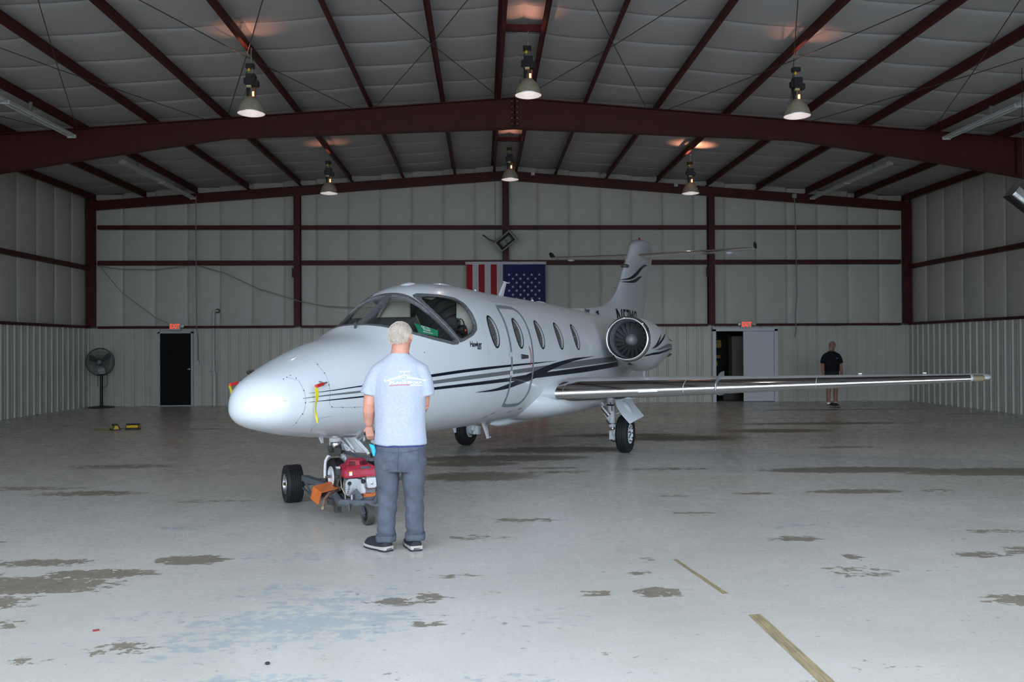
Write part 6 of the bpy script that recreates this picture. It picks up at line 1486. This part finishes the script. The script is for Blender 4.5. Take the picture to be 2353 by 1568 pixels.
# ---- pedestal fan
fan = thing('pedestal_fan', 'black caged pedestal fan standing in the corner beside the black door', 'fan', (-11.05, 25.12, 0))
fxx, fyy, fz = -11.05, 25.12, 1.325
MB().lathe([(0, .36), (.025, .35), (.035, .30), (.06, .05)], (fxx, fyy, 0), (0, 0, 1), 28, True).build('base', M_BLACK, fan, smooth=40)
MB().tube([(fxx, fyy, .05), (fxx, fyy, .98)], .042, 14).build('pole', M_BLACK, fan, smooth=50); MB().tube([(fxx, fyy, .98), (fxx, fyy - .02, 1.28)], .022, 12).build('upper_pole', M_GALV, fan, smooth=50)
mb = MB()
for r, yy in ((.40, 0), (.40, -.03), (.385, -.075), (.385, .045), (.3, -.09), (.2, -.10), (.1, -.105), (.3, .06), (.2, .08)): mb.tube([(fxx + r * math.cos(a), fyy - .06 + yy, fz + r * math.sin(a)) for a in [2 * PI * i / 40 for i in range(41)]], .006 if r > .35 else .0025, 5)
for i in range(64):
    a = 2 * PI * i / 64; mb.tube([(fxx + r * math.cos(a + q), fyy - .06 + yy, fz + r * math.sin(a + q)) for r, yy, q in ((.06, -.108, -.12), (.2, -.10, -.05), (.32, -.088, 0), (.40, -.02, 0), (.395, .02, 0), (.3, .06, 0), (.1, .09, .05))], .0022, 4)
mb.build('cage', mat('cage_wire', (.03, .035, .035), .4, metal=.4), fan)
for k in range(3):
    a0 = 2 * PI * k / 3 - 1.45; v = []
    for i in range(6):
        r = .05 + .30 * i / 5; wd = (.30 + .15 * math.sin(PI * i / 5)) 
        for e in (-1, 0, 1): aa = a0 + e * wd * (1.1 - .4 * i / 5); v.append((fxx + r * math.cos(aa), fyy - .06 + .035 * e, fz + r * math.sin(aa)))
    MB().add(v, [(i * 3 + e, (i + 1) * 3 + e, (i + 1) * 3 + e + 1, i * 3 + e + 1) for i in range(5) for e in (0, 1)]).build('fan_blade', mat('fan_blade_grey', (.13, .13, .13), .4, metal=.4), fan, smooth=True, recalc=False)
MB().lathe([(-.09, .01), (-.085, .05), (-.02, .06), (.14, .075), (.2, .05), (.205, .01)], (fxx, fyy - .06, fz), (0, 1, 0), 18).build('motor', M_GREYB, fan, smooth=50)
MB().tube([(fxx + .03, fyy + .08, 1.25), (fxx + .14, fyy + .05, .95), (fxx + .17, fyy, .66), (fxx + .10, fyy - .02, .58), (fxx - .10, fyy, .62), (fxx - .10, fyy, .85), (fxx - .08, fyy, 1.15)], .007, 6).build('power_cord', M_BLACK, fan, smooth=True)
# ---- stand pipe, switch, conduits and wall cables
sp = thing('stand_pipe', 'off-white drain pipe rising along the rear wall beyond the black door', 'pipe', (-7.93, 25.47, 0))
MB().tube([(-7.93, 25.50, 0), (-7.93, 25.50, 1.0)], .052, 14).build('lower_pipe', M_PVC, sp, smooth=50); MB().tube([(-7.95, 25.50, 1.0), (-7.95, 25.50, 2.72), (-7.94, 25.50, 2.80), (-7.88, 25.53, 2.81), (-7.86, 25.62, 2.81)], .030, 12).build('upper_pipe', M_PVC, sp, smooth=50)
MB().box((-7.95, 25.48, 1.03), (.10, .10, .16)).lathe([(0, .05), (.03, .05)], (-7.99, 25.44, 1.03), (-.5, -1, 0), 12, True).build('valve_body', M_TUBEW, sp, bevel=.008); MB().lathe([(0, .035), (.01, .035), (.012, .072), (.018, .072)], (-7.86, 25.63, 2.81), (0, -1, 0), 18, True).build('wall_flange', mat('rusty_flange', (.10, .055, .035), .7), sp)
MB().lathe([(0, .06), (.02, .06)], (-7.93, 25.50, .96), (0, 0, 1), 14, True).build('pipe_band', mat('tan_sealant', (.35, .24, .12), .6), sp)
sw_ = thing('light_switch', 'grey surface light switch box beside the black door', 'switch', (-8.43, 25.55, 1.28)); MB().box((-8.43, 25.555, 1.28), (.075, .05, .12)).build('switch_box', M_GALV, sw_, bevel=.005); MB().box((-8.43, 25.525, 1.285), (.012, .015, .028)).build('toggle', M_PVC, sw_)
def conduit(name, label, pts, r, m, box=None):
    t = thing(name, label, 'conduit', pts[-1]); MB().tube(pts, r, 8).build('pipe', m, t, smooth=50)
    if box: MB().box(box, (.13, .06, .13)).build('junction_box', M_GALV, t, bevel=.006)
    return t
M_CABLE = mat('grey_conduit', (.22, .215, .20), .5)
conduit('wall_conduit', 'thin grey conduit dropping from the roof to the switch beside the black door', [(-8.42, 25.40, 6.2), (-8.43, 25.42, 5.2), (-8.42, 25.42, 2.3), (-8.42, 25.53, 2.0), (-8.43, 25.55, 1.34)], .013, M_CABLE)
conduit('wall_conduit', 'slack grey conduit dropping from a roof box above the man in black', [(9.41, 25.38, 6.15), (9.44, 25.40, 5.75), (9.46, 25.42, 5.0), (9.48, 25.42, 3.2), (9.43, 25.42, 2.6), (9.45, 25.42, 2.2), (9.45, 25.52, 1.95)], .016, M_CABLE, (9.415, 25.40, 6.21))
for x, lab in ((1.52, 'small grey box on the end rafter beside the ridge'), (5.82, 'small grey box on the end rafter behind the warm-lit lamp')):
    o = MB().box((x, 25.40, zpur(x) - .04), (.11, .07, .11)).build('junction_box', M_GALV, None, bevel=.008); tag(o, lab, 'electrical box')
cb_ = MB().tube([(-8.40, 25.38, 4.15), (-7.6, 25.40, 3.92), (-6.6, 25.40, 3.45), (-5.4, 25.38, 3.08), (-4.6, 25.40, 2.93), (-3.6, 25.40, 2.87), (-2.4, 25.42, 2.95)], .014, 6).build('slack_cable', mat('tan_cable', (.30, .27, .20), .6), None, smooth=True); tag(cb_, 'slack tan cable sagging across the rear wall from girt to column', 'cable')
cb2 = MB().tube([(-11.2, 25.42, 4.1), (-10.6, 25.45, 3.35), (-10.0, 25.45, 2.9), (-9.6, 25.43, 2.6), (-9.25, 25.42, 2.45)], .010, 6).build('slack_cable', M_CABLE, None, smooth=True); tag(cb2, 'thin grey cable running down to the EXIT sign above the black door', 'cable')
cb3 = MB().tube([(-11.35, 25.36, 4.14), (-10.6, 25.36, 4.04), (-9.6, 25.36, 4.02), (-8.55, 25.36, 4.14)], .010, 6).build('slack_cable', M_CABLE, None, smooth=True); tag(cb3, 'thin grey cable sagging just under the rear girt in the corner', 'cable')
# ---- wheel chocks
M_CHY = mat('chock_yellow', (.60, .37, .01), .5)
def chock(x, y, rz, label):
    t = thing('wheel_chock', label, 'wheel chock', (x, y, 0), rz, 'rubber wheel chocks on the floor'); R = Matrix.Rotation(rz, 3, 'Z'); C_ = Vector((x, y, 0))
    P = lambda a, b, c: C_ + R @ Vector((a, b, c))
    prof = [(-.095, 0), (.095, 0), (.085, .03), (.04, .125), (-.04, .125), (-.085, .03)]
    MB().prism([P(-.13, a, b) for a, b in prof], R @ Vector((.26, 0, 0))).build('block', M_BLACK, t)
    MB().prism([P(-.115, a, b) for a, b in ((-.0795, .045), (-.0825, .043), (-.062, .093), (-.059, .095))], R @ Vector((.235, 0, 0))).build('yellow_stripe', M_CHY, t)
    for e in (-1, 1): MB().prism([P(e * .13, a, b) for a, b in ((-.05, .03), (.05, .03), (.025, .10), (-.025, .10))], R @ Vector((e * .002, 0, 0))).build('end_stripe', M_CHY, t)
    return t
chock(-7.68, 18.10, D(-58), 'black wheel chock with yellow end lying at the taped end of its rope'); chock(-7.36, 18.22, D(4), 'black wheel chock showing a long yellow stripe to the front')
rp = MB().tube([(-8.12, 18.10, .013), (-7.95, 18.13, .013), (-7.80, 18.12, .015)], .012, 6).tube([(-7.60, 18.14, .02), (-7.50, 18.19, .03)], .008, 6).build('chock_rope', mat('olive_rope', (.16, .14, .03), .8), None, smooth=True); tag(rp, 'olive yellow rope trailing on the floor between the wheel chocks', 'rope')
# ---- store room contents seen through the open leaf
M_BRN = mat('brown_shelf_post', (.10, .07, .04), .7); M_KH = mat('khaki_locker', (.22, .215, .155), .6)
sh = thing('shelving_rack', 'dark storage rack in the store room behind the open white door', 'shelf', (7.45, YB + 2.3, 0))
for x in (6.75, 7.32, 8.05): MB().box((x, YB + 2.05, 1.05), (.09 if x == 7.32 else .05, .04, 2.1)).build('post', M_BRN, sh)
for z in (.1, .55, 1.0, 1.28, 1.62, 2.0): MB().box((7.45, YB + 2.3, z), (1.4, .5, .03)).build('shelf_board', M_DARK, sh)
lk = thing('steel_locker', 'khaki locker standing in the store room by the white door', 'locker', (8.16, YB + 1.5, 0)); MB().box((8.16, YB + 1.5, 1.0), (.45, .4, 2.0)).build('body', M_KH, lk, bevel=.006); MB().box((8.16, YB + 1.295, 1.0), (.41, .012, 1.9)).build('door', M_KH, lk, bevel=.004)
M_YC = mat('yellow_case_plastic', (.46, .30, .015), .5)
def case(x, z, w, h, label, m, lid=True):
    t = thing('storage_case', label, 'case', (x, YB + 2.2, z)); MB().box((x, YB + 2.2, z + h / 2), (w, .26, h)).build('case_body', m, t, bevel=.03 if h > .1 else .012)
    if lid: MB().box((x, YB + 2.06, z + h * .62), (w * .9, .02, .012)).build('latch', M_BLACK, t)
case(7.50, 1.635, .19, .26, 'yellow storage case on the upper shelf, beside the brown post', M_YC); case(7.72, 1.635, .19, .26, 'yellow storage case on the upper shelf, nearer the khaki locker', M_YC)
case(7.62, 1.295, .32, .10, 'flat orange-yellow case on the middle shelf of the store rack', mat('orange_yellow', (.50, .24, .02), .5)); case(7.55, 1.015, .30, .18, 'yellow-green bag on the store rack under the flat case', mat('yellow_green', (.40, .36, .02), .7), False)
case(6.98, 1.90, .36, .32, 'green and black bag on top of the store rack', mat('green_bag', (.08, .13, .03), .7, var=.5, vscale=8), False); case(7.60, 1.92, .18, .16, 'small yellow pump on top of the store rack', M_YC)
tr_ = thing('storage_bin', 'low black bin on the store room floor before the locker', 'bin', (8.0, YB + 1.1, 0)); MB().box((7.80, YB + .95, .30), (.62, .4, .6), None, 1.06).build('bin_body', M_BLACK, tr_, bevel=.015); MB().box((7.80, YB + .95, .61), (.68, .44, .03)).build('lid', M_BLACK, tr_, bevel=.008)
# ---- small litter on the floor
o = MB().box((-2.33, 5.22, .004), (.035, .018, .008), Matrix.Rotation(.5, 3, 'Z')).build('wood_chip', mat('red_chip', (.25, .03, .03), .6), None); tag(o, 'tiny dark red chip lying on the pale floor', 'debris')
o = MB().ball((-1.16, 4.62, .008), (.014, .010, .008), 10, 6).build('rubber_scrap', M_BLACK, None, smooth=True); tag(o, 'tiny black scrap lying on the pale floor near the camera', 'debris')
